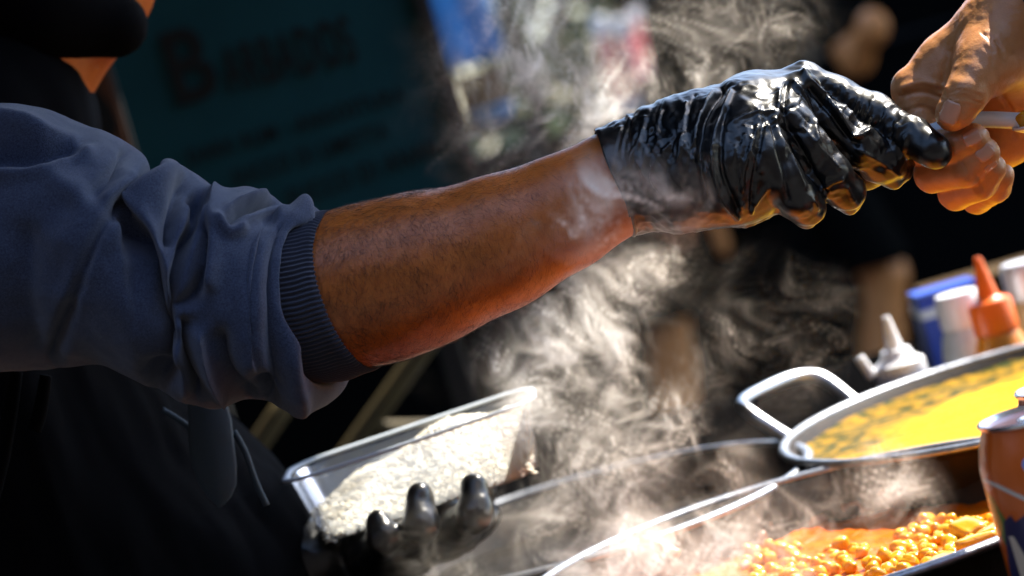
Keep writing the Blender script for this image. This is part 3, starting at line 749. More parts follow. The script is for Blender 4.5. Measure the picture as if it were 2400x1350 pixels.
lathe('body', [(.020, 0), (.024, .004), (.027, H - .075), (.0275, H - .060), (.023, H - .040), (.0195, H - .033)], shk, e, bs, 40)
lathe('lid', [(.0200, H - .0328), (.0212, H - .031), (.0205, H - .006), (.0190, H - .001), (.002, H)], white_pl, e, bs, 40)
tag(e, 'grey white shaker with pale lid between blue carton and orange bottle', 'shaker')
e, bs, H = bottle('jar', 2395, 612, 2.28, None, None, '')
lathe('body', [(.022, 0), (.026, .004), (.026, H - .050), (.021, H - .036)], mat('tan_glass', (.45, .30, .12), .3), e, bs, 40)
lathe('lid', [(.0212, H - .0358), (.0222, H - .034), (.0222, H - .004), (.020, H)], mat('crumpled_foil', (.75, .75, .78), .4, metal=.5, bump=(150., .8)), e, bs, 40)
tag(e, 'tan jar with crumpled pale lid behind the orange bottle', 'jar')
w0 = P(2150, 712, 2.36); e = empty('blue_carton', (w0[0] + .02, w0[1], TABLE))
blue = mat('blue_carton_print', (.008, .055, .42), .4)
zt = P(2205, 678, 2.36)[2]
box('body', (w0[0], w0[1] - .005, TABLE), (w0[0] + .062, w0[1] + .05, zt - .012), blue, e, .001)
box('band', (w0[0] - .0006, w0[1] - .0056, zt - .0245), (w0[0] + .0626, w0[1] + .0506, zt - .0145), white_pl, e, 0)
box('top_flap', (w0[0] + .0, w0[1] + .0, zt - .0119), (w0[0] + .062, w0[1] + .048, zt), blue, e, .001)
tag(e, 'blue carton with white band behind the shaker', 'carton')
w1 = P(2290, 655, 2.5); cb = box('cardboard_tray', (w1[0] - .05, w1[1], TABLE), (w1[0] + .12, w1[1] + .1, w1[2]), mat('cardboard', (.05, .028, .007), .9, spec=.1), None, .001); tag(cb, 'brown cardboard tray behind the orange bottle', 'tray')

# ------------------------------------------------------------------ rice container
pl = bpy.data.materials.new('clear_tub_plastic'); pl.use_nodes = True; nt = pl.node_tree; nt.nodes.remove(nt.nodes['Principled BSDF'])
out = nt.nodes['Material Output']; tr_ = nt.nodes.new('ShaderNodeBsdfTransparent'); tr_.inputs[0].default_value = (.93, .95, .97, 1)
tl = nt.nodes.new('ShaderNodeBsdfTranslucent'); tl.inputs[0].default_value = (.8, .84, .88, 1); df = nt.nodes.new('ShaderNodeBsdfDiffuse'); df.inputs[0].default_value = (.72, .78, .84, 1)
gl = nt.nodes.new('ShaderNodeBsdfGlossy'); gl.inputs['Roughness'].default_value = .15
m1 = nt.nodes.new('ShaderNodeMixShader'); m1.inputs[0].default_value = .5; nt.links.new(tl.outputs[0], m1.inputs[1]); nt.links.new(df.outputs[0], m1.inputs[2])
m2 = nt.nodes.new('ShaderNodeMixShader'); m2.inputs[0].default_value = .30; nt.links.new(tr_.outputs[0], m2.inputs[1]); nt.links.new(m1.outputs[0], m2.inputs[2])
fr = nt.nodes.new('ShaderNodeFresnel'); fr.inputs[0].default_value = 1.45; m3 = nt.nodes.new('ShaderNodeMixShader')
nt.links.new(fr.outputs[0], m3.inputs[0]); nt.links.new(m2.outputs[0], m3.inputs[1]); nt.links.new(gl.outputs[0], m3.inputs[2]); nt.links.new(m3.outputs[0], out.inputs[0])
RD = 1.80
rc = L(-325, -258, RD); tilt = R(2.6)
def rrect(hx, hy, r, n=8):
    pts = []
    for cx, cy_, a0 in ((hx - r, hy - r, 0), (-hx + r, hy - r, 90), (-hx + r, -hy + r, 180), (hx - r, -hy + r, 270)):
        for k in range(n + 1): a = R(a0 + 90 * k / n); pts.append((cx + r * math.cos(a), cy_ + r * math.sin(a)))
    return pts
tub = empty('rice_tub', (rc[0], rc[1], rc[2] - .055))
def tubw(x, y, z): return (rc[0] + x * math.cos(tilt) - z * math.sin(tilt), rc[1] + y, rc[2] + x * math.sin(tilt) + z * math.cos(tilt))
lv = [(.0815, .036, -.0545), (.084, .0385, -.0525), (.0925, .044, -.006), (.0935, .045, -.0045), (.0985, .062, -.004), (.099, .0625, 0), (.097, .0605, .001), (.0925, .0565, -.003), (.083, .0495, -.0515), (.0805, .047, -.0530)]
V, F = [], []
for hx, hy, z in lv[:7]: V += [tubw(x, y, z) for x, y in rrect(hx, hy, .026)]
n = 36
for i in range(6):
    for k in range(n): F.append((i * n + k, i * n + (k + 1) % n, (i + 1) * n + (k + 1) % n, (i + 1) * n + k))
F.append(tuple(range(n - 1, -1, -1)))
mesh_obj('tub_wall', V[:n * 4] , [f for f in F if max(f) < n * 4], pl, tub)
V2 = [tubw(x, y, z) for hx, hy, z in ((.0937, .0452, -.0028), (.0982, .0497, -.0032), (.0988, .0503, -.0016), (.0976, .0491, -.0004), (.0945, .046, -.0008), (.0933, .0448, -.0020)) for x, y in rrect(hx, hy, .028)]
F2 = [(i * n + k, i * n + (k + 1) % n, ((i + 1) % 6) * n + (k + 1) % n, ((i + 1) % 6) * n + k) for i in range(6) for k in range(n)]
rimm = mat('tub_rim_plastic', (.42, .47, .52), .5, spec=.25); mesh_obj('tub_rim', V2, F2, rimm, tub)
tag(tub, 'clear plastic tub of white rice held up by a black glove', 'tub')
ricem = mat('cooked_rice', (.90, .87, .76), .5, noise=(110., .25, (.84, .72, .48)), sss=(.35, (1, .9, .7), .006))
def rice_h(x, y):
    g_ = np.clip((y + .037) / .055, 0, 1) ** .8
    H_ = .013 + .034 * np.exp(-((x - .026) / .055) ** 2) + .016 * np.exp(-((x - .085) / .022) ** 2) + .012 * np.exp(-((x + .05) / .03) ** 2)
    return -.0515 + g_ * H_ + .0015 * np.sin(70 * x + 2) * np.cos(60 * y)
V, F = [], []
gv = [(0, 0), (.0012, .35), (.0016, .0), (.0012, -.35)]
for k in range(7500):
    x = random.uniform(-.082, .088); y = random.uniform(-.037, .036); zt = rice_h(x, y)
    lim = .0365 + .0065 * (zt + .05) / .05
    if abs(y) > lim or abs(x) > .0795 + .008 * (zt + .055) / .05: continue
    z = zt - random.random() ** 2 * .004
    if k % 3 == 0: continue
    a = random.uniform(0, math.pi); el = random.uniform(-.5, .5); l = random.uniform(.0028, .0042); r = random.uniform(.0010, .0013)
    dx, dy, dz = math.cos(a) * math.cos(el), math.sin(a) * math.cos(el), math.sin(el); D = np.array([dx, dy, dz]); S = np.cross(D, (0, 0, 1.)); S /= np.linalg.norm(S) + 1e-9; W = np.cross(D, S)
    c = np.array([x, y, z]); b0 = len(V)
    V.append(tubw(*(c - D * l))); V.append(tubw(*(c + D * l)))
    for q in range(5):
        aa = q * 2 * math.pi / 5; V.append(tubw(*(c + S * math.cos(aa) * r + W * math.sin(aa) * r)))
    for q in range(5):
        F.append((b0, b0 + 2 + (q + 1) % 5, b0 + 2 + q)); F.append((b0 + 1, b0 + 2 + q, b0 + 2 + (q + 1) % 5))
# bed beneath the loose grains
b = SDF(np.array(tubw(-.1, -.05, -.065)) - .01, np.array(tubw(.1, .05, 0)) + .01, .0016)
X, Y, Z = np.meshgrid(*b.ax, indexing='ij'); xr = X - rc[0]; zr = Z - rc[2]; xl = xr * math.cos(tilt) + zr * math.sin(tilt); zl = -xr * math.sin(tilt) + zr * math.cos(tilt); yl = Y - rc[1]
top = rice_h(xl, yl)
pp_ = np.stack([X, Y, Z], -1); bump_ = (vnoise(pp_ * 260, 3) - .5) * .0045 + (vnoise(pp_ * 480, 4) - .5) * .002
k_ = (zl + .0535) / .0475; hx_l = .0815 + k_ * .0095; hy_l = .0362 + k_ * .0062
rr_ = .024; ax_ = np.maximum(np.abs(xl) - (hx_l - rr_), 0); ay_ = np.maximum(np.abs(yl) - (hy_l - rr_), 0); side_ = np.hypot(ax_, ay_) - rr_
b.F = np.maximum.reduce([zl - top + bump_, side_ + .0012 + np.abs(bump_) * .35, -.0530 - zl]).astype(np.float32)
BV, BQ = b.mesh(); b0 = len(V); V += [tuple(v) for v in BV]; F += [tuple(int(k) + b0 for k in q_) for q_ in BQ]
o = mesh_obj('boiled_rice', V, F, ricem); tag(o, 'heap of loose white boiled rice inside the clear tub', 'rice'); o['kind'] = 'stuff'

# ================================================================== VENDOR
D0 = 1.52
vb = P(120, 1150, 1.80)
vendor = empty('person', (vb[0], vb[1], 0))
b = SDF((-.95, 1.36, -.005), (.14, 2.25, 1.75), .006)
arm_c = [(-330, 590, 1.62, .062), (0, 560, 1.55, .054), (420, 680, 1.53, .049), (700, 708, D0, .047), (815, 677, D0, .0472), (905, 657, D0, .0484), (1000, 627, D0, .0464), (1165, 569, D0, .0412), (1320, 500, D0, .0350), (1462, 425, D0, .0310), (1560, 390, D0, .029)]
b.chain(pxchain(arm_c), .012)
hip = np.array([vb[0] - .03, vb[1] + .06, .95]); chest = P(-330, 600, 1.80); neck0 = P(20, 215, 1.80); neck1 = P(75, 30, 1.80)
b.cone(hip, .150, chest, .150, .08); b.cone(chest + np.array([0, -.12, .03]), .08, chest + np.array([0, .14, .03]), .08, .08)
b.cone(neck0, .058, neck1, .056, .03)
head = P(60, -190, 1.80); b.ell(head, (.100, .078, .118), .03)
b.cone(P(140, -70, 1.80), .045, P(225, -10, 1.80), .026, .03)                       # jaw and chin
b.cone(P(270, -90, 1.80), .012, P(300, -14, 1.80), .0145, .012)                   # nose
for sg in (-1, 1):
    b.ell(head + np.array([-.01, sg * .080, -.005]), (.018, .010, .030), .006)     # ears
    b.cone(hip + np.array([0, sg * .09, -.05]), .095, np.array([hip[0] + .02, hip[1] + sg * .10, .50]), .065, .04)
    b.cone(np.array([hip[0] + .02, hip[1] + sg * .10, .50]), .062, np.array([hip[0] - .02, hip[1] + sg * .10, .09]), .042, .03)
    b.cone(np.array([hip[0] - .03, hip[1] + sg * .10, .04]), .04, np.array([hip[0] + .16, hip[1] + sg * .10, .035]), .034, .03)
lsh = chest + np.array([.02, .17, .02]); lel = P(430, 1330, 1.98); lwr = P(720, 1325, 1.82)
b.cone(lsh, .06, lel, .048, .04); b.cone(lel, .048, lwr, .032, .02)
V, Q = b.mesh(); V = smooth_mesh(V, Q, 2)
N = normals(V, Q)
x, y, d = proj(V); am = (x > 740) & (x < 1500) & (y < 900) & (d < 1.6)
V[am] += N[am] * ((fbm(V[am] * 22, 3, 4) - .5) * .0035)[:, None]
body = fast_mesh('body', V, Q, skin_dark, vendor)
# forearm hair, lying along the skin
fx, fy, fd = proj(V)
cand = np.argwhere((fx > 735) & (fx < 1440) & (-(N @ FWD) > -.15) & (fd < 1.58) & (fy < 900)).ravel()
# keep those on the forearm only
pick = rng.choice(cand, 15000); HV, HF = [], []
base_dir = (P(900, 800, 1.5) - P(860, 640, 1.5)); base_dir /= np.linalg.norm(base_dir)
for q in pick:
    p = V[q] + rng.normal(size=3) * .0025; n = N[q]; p = p - n * ((p - V[q]) @ n + .0003)
    dens = np.clip(1.15 - (fx[q] - 760) / 620, .12, 1)
    if rng.random() > dens: continue
    t = base_dir + rng.normal(size=3) * .5; t -= n * (t @ n); t /= np.linalg.norm(t); t2 = t + rng.normal(size=3) * .45; t2 -= n * (t2 @ n); t2 /= np.linalg.norm(t2)
    l = rng.uniform(.005, .0105); pts = [p, p + t * l * .5 + n * .0008, p + t * l * .5 + t2 * l * .5 + n * .0006]
    b0 = len(HV); s_ = np.cross(t, n)
    for k, r_ in ((0, .000042), (1, .000036), (2, .000012)):
        HV += [pts[k] + s_ * r_, pts[k] - s_ * r_ * .5 + n * r_, pts[k] - s_ * r_ * .5 - n * r_]
    for k in range(2):
        for j in range(3): a_ = b0 + k * 3 + j; c_ = b0 + k * 3 + (j + 1) % 3; HF.append((a_, c_, c_ + 3, a_ + 3))
o = fast_mesh('arm_hair', np.array(HV), np.array(HF), hairm, vendor); o['kind'] = 'stuff'

# ---- sweatshirt sleeve, pushed up
st = [(-560, 330, -420, 960, 1.66, .095, 0), (-300, 268, -220, 905, 1.58, .090, 0), (-120, 250, -60, 880, 1.55, .088, 0), (0, 246, 60, 868, 1.54, .086, 0), (110, 256, 150, 864, 1.53, .084, 0), (185, 286, 235, 853, 1.525, .080, 0),
      (255, 312, 300, 876, D0, .078, 0), (318, 352, 350, 905, D0, .078, -5), (346, 420, 395, 925, D0, .073, -12), (392, 386, 440, 946, D0, .077, -18), (440, 394, 500, 956, D0, .077, -26), (505, 442, 556, 944, D0, .071, -36),
      (575, 434, 606, 942, D0, .073, -46), (632, 458, 648, 952, D0, .071, -56), (668, 494, 684, 962, D0, .067, -64), (700, 483, 712, 968, D0, .070, -72), (724, 486, 745, 955, D0, .069, -76), (734, 496, 768, 925, D0, .065, -76),
      (730, 506, 765, 905, D0, .060, -70), (712, 510, 735, 895, D0, .058, -60), (690, 512, 712, 890, D0, .056, -50)]
V, Q, Cc = loft(st, 300, 260, 2.15)
Q = orient(V, Q, V.mean(0)); N = normals(V, Q)
strokes = [
    ([(-120, 280), (0, 284), (60, 292), (110, 308), (170, 318)], 16, .0060), ([(-60, 350), (0, 352), (90, 350), (160, 335)], 34, -.0085), ([(-80, 392), (0, 398), (80, 396), (150, 372), (200, 352)], 16, .0050),
    
    ([(306, 356), (270, 402), (225, 450)], 12, -.0060), ([(330, 372), (300, 415), (250, 460)], 14, .0028),
    ([(366, 402), (320, 446), (275, 492), (225, 565), (185, 660), (150, 760), (125, 850)], 9, -.0062), ([(390, 420), (340, 462), (300, 500)], 26, .0060), ([(250, 520), (205, 600), (165, 700)], 20, .0035),
    ([(292, 492), (330, 560), (358, 640), (376, 760), (392, 880)], 20, -.0095), ([(318, 480), (372, 580), (398, 700), (410, 850)], 12, .0050),
    ([(432, 428), (412, 495), (392, 556)], 14, -.0075), ([(470, 455), (455, 520), (428, 596), (408, 690), (402, 800)], 11, -.0120), ([(452, 480), (424, 560), (404, 640)], 9, .0045),
    ([(478, 500), (452, 570), (428, 640), (416, 692)], 6, .0060), ([(482, 540), (476, 620), (456, 690), (430, 712)], 9, -.0070), ([(505, 450), (492, 560), (490, 660)], 16, .0040),
    ([(536, 515), (560, 494), (600, 480), (648, 474)], 9, -.0090), ([(520, 528), (534, 548), (560, 540)], 8, .0040), ([(520, 520), (560, 474), (620, 456)], 10, .0035), ([(560, 520), (610, 498), (660, 490)], 9, .0030),
    ([(706, 486), (690, 550), (676, 650), (672, 760), (682, 880), (702, 950)], 15, .0050), ([(655, 540), (640, 660), (642, 800), (655, 900)], 22, -.0040), ([(600, 560), (585, 700), (590, 850)], 26, .0030),
    ([(440, 760), (436, 840), (462, 925)], 13, -.0090), ([(424, 770), (424, 850), (440, 920)], 10, .0040), ([(462, 790), (478, 870), (520, 930)], 10, .0055), ([(520, 800), (540, 880), (580, 935)], 16, -.0050),
    ([(350, 870), (372, 900)], 14, -.006), ([(60, 560), (50, 700), (80, 820)], 40, -.005), ([(130, 420), (200, 480), (150, 560)], 30, .003), ([(610, 900), (630, 940)], 14, -.006)]
V = folds(V, N, [(l_, w_ * 1.2, a_ * 2.1) for l_, w_, a_ in strokes]); V = smooth_mesh(V, Q, 6); N = normals(V, Q)
V = V + N * ((fbm(V * 28, 3, 2) - .5) * .0045 + (fbm(V * 70, 2, 5) - .5) * .0012)[:, None]
fast_mesh('sleeve', V, Q, navy, vendor)
# ribbed cuff
st = [(690, 510, 700, 900, D0, .0585, -40), (715, 507, 745, 896, D0, .0580, -52), (742, 502, 800, 890, D0, .0580, -60), (762, 498, 845, 876, D0, .0572, -64), (772, 499, 868, 868, D0, .0562, -64), (776, 505, 872, 860, D0, .053, -62)]
V, Q, Cc = loft(st, 40, 1040, 2.0); Q = orient(V, Q, V.mean(0)); N = normals(V, Q)
ang = np.tile(np.arange(1040) / 1040 * 2 * math.pi, 40); row = np.repeat(np.arange(40), 1040)
rib = np.cos(ang * 104); V = V + N * (np.clip(rib, -.6, 1) * .00085 * np.clip((39 - row) / 4, .15, 1) + .0012 * np.exp(-((row - 36) / 2.5) ** 2) + (fbm(V * 40, 2, 8) - .5) * .003)[:, None]
fast_mesh('rib_cuff', V, Q, navy_rib, vendor)

# ---- apron, shirt, mask
a_ = SDF((-.95, 1.5, .45), (-.02, 2.2, 1.52), .007)
a_.cone(hip + np.array([.02, 0, -.35]), .17, hip, .172, .05); a_.cone(hip, .172, chest, .172, .09); a_.cone(chest + np.array([0, -.12, .03]), .10, chest + np.array([0, .14, .03]), .10, .08)
a_.cone(P(-180, 450, 1.80), .105, P(-50, 292, 1.79), .086, .05); a_.cone(lsh, .075, lel, .065, .04); a_.cone(lel, .065, lel * .5 + lwr * .5, .055, .03)
a_.cone(hip + np.array([.05, -.02, -.2]), .15, hip + np.array([.06, -.02, -.02]), .15, .06)
V, Q = a_.mesh(); V = smooth_mesh(V, Q, 2); N = normals(V, Q)
vert = np.stack([V[:, 0] * 26, V[:, 1] * 26, V[:, 2] * 3.2], 1); V = V + N * ((fbm(vert, 3, 6) - .5) * .020)[:, None]
fast_mesh('apron', V, Q, black_cloth, vendor)
# hanging strap of the apron with pointed end
sp = [(462, 930, .013), (470, 985, .015), (474, 1040, .0155), (480, 1090, .0155), (488, 1135, .013), (492, 1165, .008), (494, 1188, .0012)]
V, F = [], []
for k, (x_, y_, w_) in enumerate(sp):
    c = P(x_ + 22, y_, 1.655); 
    for (sx, dy) in ((-1, 0), (-.9, -.0022), (0, -.0034), (.9, -.0022), (1, 0), (.9, .0012), (-.9, .0012)): V.append(c + RIGHT * sx * w_ + np.array([0, dy, 0]))
for k in range(len(sp) - 1):
    for j in range(7): F.append((k * 7 + j, k * 7 + (j + 1) % 7, (k + 1) * 7 + (j + 1) % 7, (k + 1) * 7 + j))
mesh_obj('apron_strap', V, F, strap_blue, vendor)
for pts in (([(380, 960), (440, 1000), (462, 1045)]), ([(548, 1010), (575, 1060), (600, 1130), (625, 1185)])):
    tube('apron_piping', [P(x_, y_, 1.66) for x_, y_ in pts], .0022, strap_blue, vendor, n=6)
for pts in ([(40, 870), (25, 960), (5, 1080), (-20, 1200)], [(108, 880), (95, 960), (80, 1010)]):
    tube('apron_fold', [P(x_, y_, 1.60) for x_, y_ in pts], [.004, .005, .005, .003][:len(pts)], black_cloth, vendor, n=10)
mk = SDF(head - np.array([.2, .12, .2]), head + np.array([.2, .12, .14]), .006)
mk.cone(P(-90, -90, 1.775), .062, P(60, -30, 1.765), .046, .02); mk.cone(P(20, -10, 1.775), .044, P(120, 26, 1.765), .031, .02); mk.cone(P(120, 30, 1.765), .033, P(270, 58, 1.775), .0235, .02); mk.cone(P(150, 20, 1.80), .040, P(265, 58, 1.80), .022, .02)
V, Q = mk.mesh(); fast_mesh('face_mask', V, Q, black_cloth, vendor)
cp = SDF(head - np.array([.16, .14, .05]), head + np.array([.18, .14, .2]), .006); cp.ell(head + np.array([-.005, 0, .03]), (.112, .09, .115), .02); V, Q = cp.mesh(); fast_mesh('hair', V, Q, hairm, vendor)
tag(vendor, 'stall vendor in black apron and navy sweatshirt reaching out in black gloves', 'person')

# ---- glove on the reaching hand
lo = np.minimum.reduce([P(1400, 120, 1.45), P(1400, 560, 1.6), P(2250, 120, 1.45), P(2250, 560, 1.6)]) - .02
hi = np.maximum.reduce([P(1400, 120, 1.45), P(1400, 560, 1.6), P(2250, 120, 1.45), P(2250, 560, 1.6)]) + .02
g = SDF(lo, hi, .00105)
K = .007
g.chain(pxchain([(1452, 424, D0, .0352), (1560, 385, D0, .0360), (1640, 362, D0, .0365)]), .008)
g.chain(pxchain([(1640, 335, 1.535, .031), (1760, 255, 1.545, .021), (1885, 194, 1.552, .0128)]), .014)
g.chain(pxchain([(1640, 350, 1.52, .033), (1760, 285, 1.522, .024), (1880, 218, 1.527, .0135)]), .014)
g.chain(pxchain([(1640, 385, 1.508, .031), (1740, 340, 1.505, .024), (1845, 285, 1.504, .0135)]), .014)
g.chain(pxchain([(1630, 410, 1.502, .028), (1720, 395, 1.493, .022), (1795, 368, 1.486, .0130)]), .014)
g.chain(pxchain([(1610, 430, 1.505, .029), (1730, 435, 1.505, .022), (1810, 440, 1.51, .016)]), .014)
g.chain(pxchain([(1680, 420, 1.545, .024), (1800, 440, 1.565, .016), (1930, 425, 1.562, .0125), (2030, 400, 1.556, .0112), (2110, 372, 1.548, .010)]), K)
g.chain(pxchain([(1885, 194, 1.552, .0128), (1960, 225, 1.550, .0122), (2050, 268, 1.541, .0120), (2140, 322, 1.525, .0108), (2184, 352, 1.516, .0098), (2194, 360, 1.515, .0092)]), K)
g.chain(pxchain([(1880, 220, 1.527, .0133), (1950, 285, 1.523, .0128), (2012, 345, 1.523, .0122), (2075, 382, 1.530, .0108), (2094, 398, 1.540, .0098)]), K)
g.chain(pxchain([(1846, 288, 1.504, .0130), (1900, 350, 1.500, .0122), (1950, 412, 1.502, .0118), (1985, 448, 1.512, .0105), (1982, 456, 1.524, .0096)]), K)
g.chain(pxchain([(1796, 368, 1.486, .0122), (1836, 420, 1.484, .0115), (1868, 462, 1.487, .0108), (1893, 486, 1.497, .0095), (1888, 490, 1.508, .0088)]), K)
# slack web of glove between the fingers, and baggy tips
g.chain(pxchain([(1885, 235, 1.535, .0105), (1985, 300, 1.537, .0045)]), .010); g.chain(pxchain([(1850, 320, 1.512, .0095), (1930, 385, 1.514, .004)]), .010); g.chain(pxchain([(1800, 400, 1.496, .0095), (1870, 440, 1.497, .004)]), .010)
g.chain(pxchain([(2045, 400, 1.536, .0065), (2095, 422, 1.541, .0045), (2128, 410, 1.545, .0018)]), .006); g.chain(pxchain([(1960, 458, 1.520, .0060), (1992, 484, 1.524, .0040), (2018, 468, 1.526, .0016)]), .006); g.chain(pxchain([(1850, 488, 1.504, .0060), (1890, 514, 1.507, .0038), (1926, 492, 1.507, .0016)]), .006)
g.chain(pxchain([(1690, 480, 1.51, .010), (1740, 512, 1.512, .0035), (1790, 500, 1.515, .003)]), .008); g.chain(pxchain([(1590, 470, 1.51, .012), (1640, 500, 1.512, .004)]), .010)
# the hand's wrist opening is hollow where the forearm enters
V, Q = g.mesh(); V = smooth_mesh(V, Q, 2); N = normals(V, Q)
gx, gy, gd = proj(V)
gs = [([(1885, 168), (1930, 218), (1972, 275), (2000, 322)], 7, .0038), ([(2000, 322), (2018, 318), (2034, 308)], 6, .0030), ([(1900, 205), (1945, 262), (1985, 318), (2010, 335)], 9, -.0035), ([(1905, 180), (1950, 215), (2010, 290)], 9, -.0030),
      ([(1692, 205), (1655, 270), (1640, 370), (1662, 470)], 9, -.0055), ([(1712, 215), (1682, 290), (1668, 370), (1690, 460), (1730, 510)], 5, .0030), ([(1700, 260), (1690, 330), (1694, 410), (1730, 490)], 6, -.0030), ([(1670, 215), (1635, 280), (1624, 370)], 7, .0028),
      ([(1845, 195), (1838, 260), (1868, 330), (1898, 400)], 6, -.0028), ([(1862, 192), (1900, 255), (1918, 330)], 5, .0024), ([(1828, 215), (1822, 270), (1800, 300)], 7, .0026), ([(1790, 285), (1772, 390), (1762, 485)], 5, -.0026), ([(1806, 292), (1832, 380), (1846, 470)], 5, -.0024),
      ([(1775, 300), (1742, 400), (1738, 490)], 5, .0022), ([(1815, 300), (1858, 380), (1885, 440)], 5, .0020), ([(1720, 285), (1770, 265), (1812, 262)], 6, .0020), ([(1850, 330), (1900, 400), (1935, 450)], 5, -.0020), ([(1880, 300), (1935, 360), (1965, 395)], 5, .0018),
      ([(1925, 445), (1950, 430), (1975, 420)], 4, .0016), ([(2010, 350), (2050, 372), (2090, 392)], 5, .0016), ([(1905, 470), (1915, 490)], 4, .0018), ([(1985, 440), (2000, 470)], 4, .0018), ([(2085, 395), (2108, 412)], 4, .0016), ([(1760, 500), (1775, 470), (1800, 440)], 4, .0018), ([(1735, 330), (1725, 400), (1740, 470)], 5, -.0018)]
rs = random.Random(3)
for k in range(26):      # fine tension wrinkles across back of the hand, fanning from the knuckles to the heel
    t = rs.random(); x0 = 1700 + 190 * t + rs.uniform(-15, 15); y0 = 330 - 120 * t + rs.uniform(-40, 60); ln_ = rs.uniform(30, 95); aa = rs.uniform(.9, 1.9) if rs.random() < .7 else rs.uniform(-.4, .9)
    gs.append(([(x0, y0), (x0 + math.cos(aa) * ln_ * .5 + rs.uniform(-6, 6), y0 + math.sin(aa) * ln_ * .5), (x0 + math.cos(aa) * ln_, y0 + math.sin(aa) * ln_)], rs.uniform(3.5, 7), rs.choice((-1, 1)) * rs.uniform(.0005, .0014)))
for k in range(26):      # cross wrinkles on the straight finger
    t = rs.random(); x0 = 1930 + 210 * t; y0 = 170 + 122 * t + rs.uniform(-5, 45); ln_ = rs.uniform(18, 52); aa = rs.uniform(1.5, 2.3)
    gs.append(([(x0, y0), (x0 + math.cos(aa) * ln_ * .5 + rs.uniform(-4, 4), y0 + math.sin(aa) * ln_ * .5), (x0 + math.cos(aa) * ln_, y0 + math.sin(aa) * ln_)], rs.uniform(2.6, 4.2), rs.choice((-1, 1, 1)) * rs.uniform(.0005, .0012)))
for k in range(46):      # rings round the wrist
    x0 = rs.uniform(1455, 1650); y0 = np.interp(x0, [1430, 1690], [300, 200]) + rs.uniform(-20, 120); ln_ = rs.uniform(40, 170); aa = rs.uniform(1.25, 1.75)
    gs.append(([(x0, y0), (x0 - 14 + rs.uniform(-5, 5), y0 + ln_ * .5), (x0 + math.cos(aa) * ln_ - 4, y0 + math.sin(aa) * ln_)], rs.uniform(2.6, 4.6), rs.choice((-1, 1)) * rs.uniform(.0005, .0014)))
front = np.clip((-(N @ FWD) + .45) / .5, 0, 1); h = np.zeros(len(V))
for line, w_, am_ in gs: h += am_ * np.exp(-(seg_dist(gx, gy, curve2(line, 4)) / w_) ** 1.35)
axis = (P(1700, 330, D0) - P(1440, 430, D0)); axis /= np.linalg.norm(axis)
rel = V - P(1440, 430, D0); ta = rel @ axis
wr = np.stack([ta * 150, (rel @ UP) * 14, (rel @ FWD) * 14], 1); wrist_w = np.clip((.062 - ta) / .02, 0, 1)
h2 = (np.abs(vnoise(wr, 3) - .5) * -2 + .5) * .0016 * wrist_w + (fbm(V * 90, 2, 11) - .5) * .0012 + (.16 - np.abs(gnoise(V * np.float32(120), 31))) * .0022 * np.clip(gnoise(V * np.float32(28), 32) * 2.2 + .45, 0, 1) + (fbm(V * 38, 2, 12) - .5) * .0022
fold_back = np.clip(-(-(N @ FWD)) , 0, 1) * (fbm(V * 60, 3, 15) - .5) * .002
V = V + N * (h * front + h2 + fold_back)[:, None]
# rolled opening of the glove
keep = ta > -.0005
Qk = Q[keep[Q].all(1)]
used = np.unique(Qk); remap = np.full(len(V), -1); remap[used] = np.arange(len(used)); V = V[used]; Qk = remap[Qk]
gl_o = fast_mesh('glove', V, Qk, nitrile, vendor)
side = np.cross(axis, UP); side /= np.linalg.norm(side); up2 = np.cross(side, axis)
ring = []
cW = P(1444, 428, D0)
for k in range(49):
    a = 2 * math.pi * k / 48; rr = .0348 + .0006 * math.sin(5 * a); ring.append(cW + up2 * rr * math.cos(a) + side * rr * math.sin(a) - axis * .0005 + axis * .0012 * math.sin(3 * a + 1))
V2, F2 = tube_pts(ring, .0013, n=8, sub=2); mesh_obj('rolled_edge', V2, F2, nitrile, gl_o)

# ---- glove under the rice tub
lo = P(600, 1380, 1.66) - .05; hi = P(1300, 1080, 1.95) + .05
g2 = SDF(np.minimum(lo, hi) - np.array([0, .02, .05]), np.maximum(lo, hi) + np.array([0, .02, .03]), .0025)
bot = tubw(0, 0, -.0545)[2]
def GT(x, y, z): return np.array(tubw(x, y, z))
g2.chain([(lwr, .036), (GT(-.09, .035, -.098), .036), (GT(-.035, .02, -.083), .026)], .015)
for kx, (tx, ty) in enumerate(((985, 1162), (1112, 1138))):
    tip = P(tx, ty, 1.726); base = GT(-.035 + .035 * kx, -.01, -.078); midp = P(tx + 2, ty + 70, 1.716)
    g2.chain([(base, .015), (midp, .0115), (tip, .0098)], .008)
g2.chain([(GT(-.06, .0, -.08), .014), (P(900, 1262, 1.722), .0105), (P(885, 1225, 1.727), .0095)], .008)
g2.chain([(GT(-.03, .04, -.08), .016), (GT(.03, .075, -.07), .013), (GT(.035, .072, -.045), .011)], .008)
g2.ell(GT(-.01, .012, -.079), (.055, .045, .020), .02)
V, Q = g2.mesh(); V = smooth_mesh(V, Q, 1); N = normals(V, Q); V = V + N * ((fbm(V * 60, 3, 21) - .5) * .004)[:, None]
fast_mesh('glove', V, Q, nitrile, vendor)

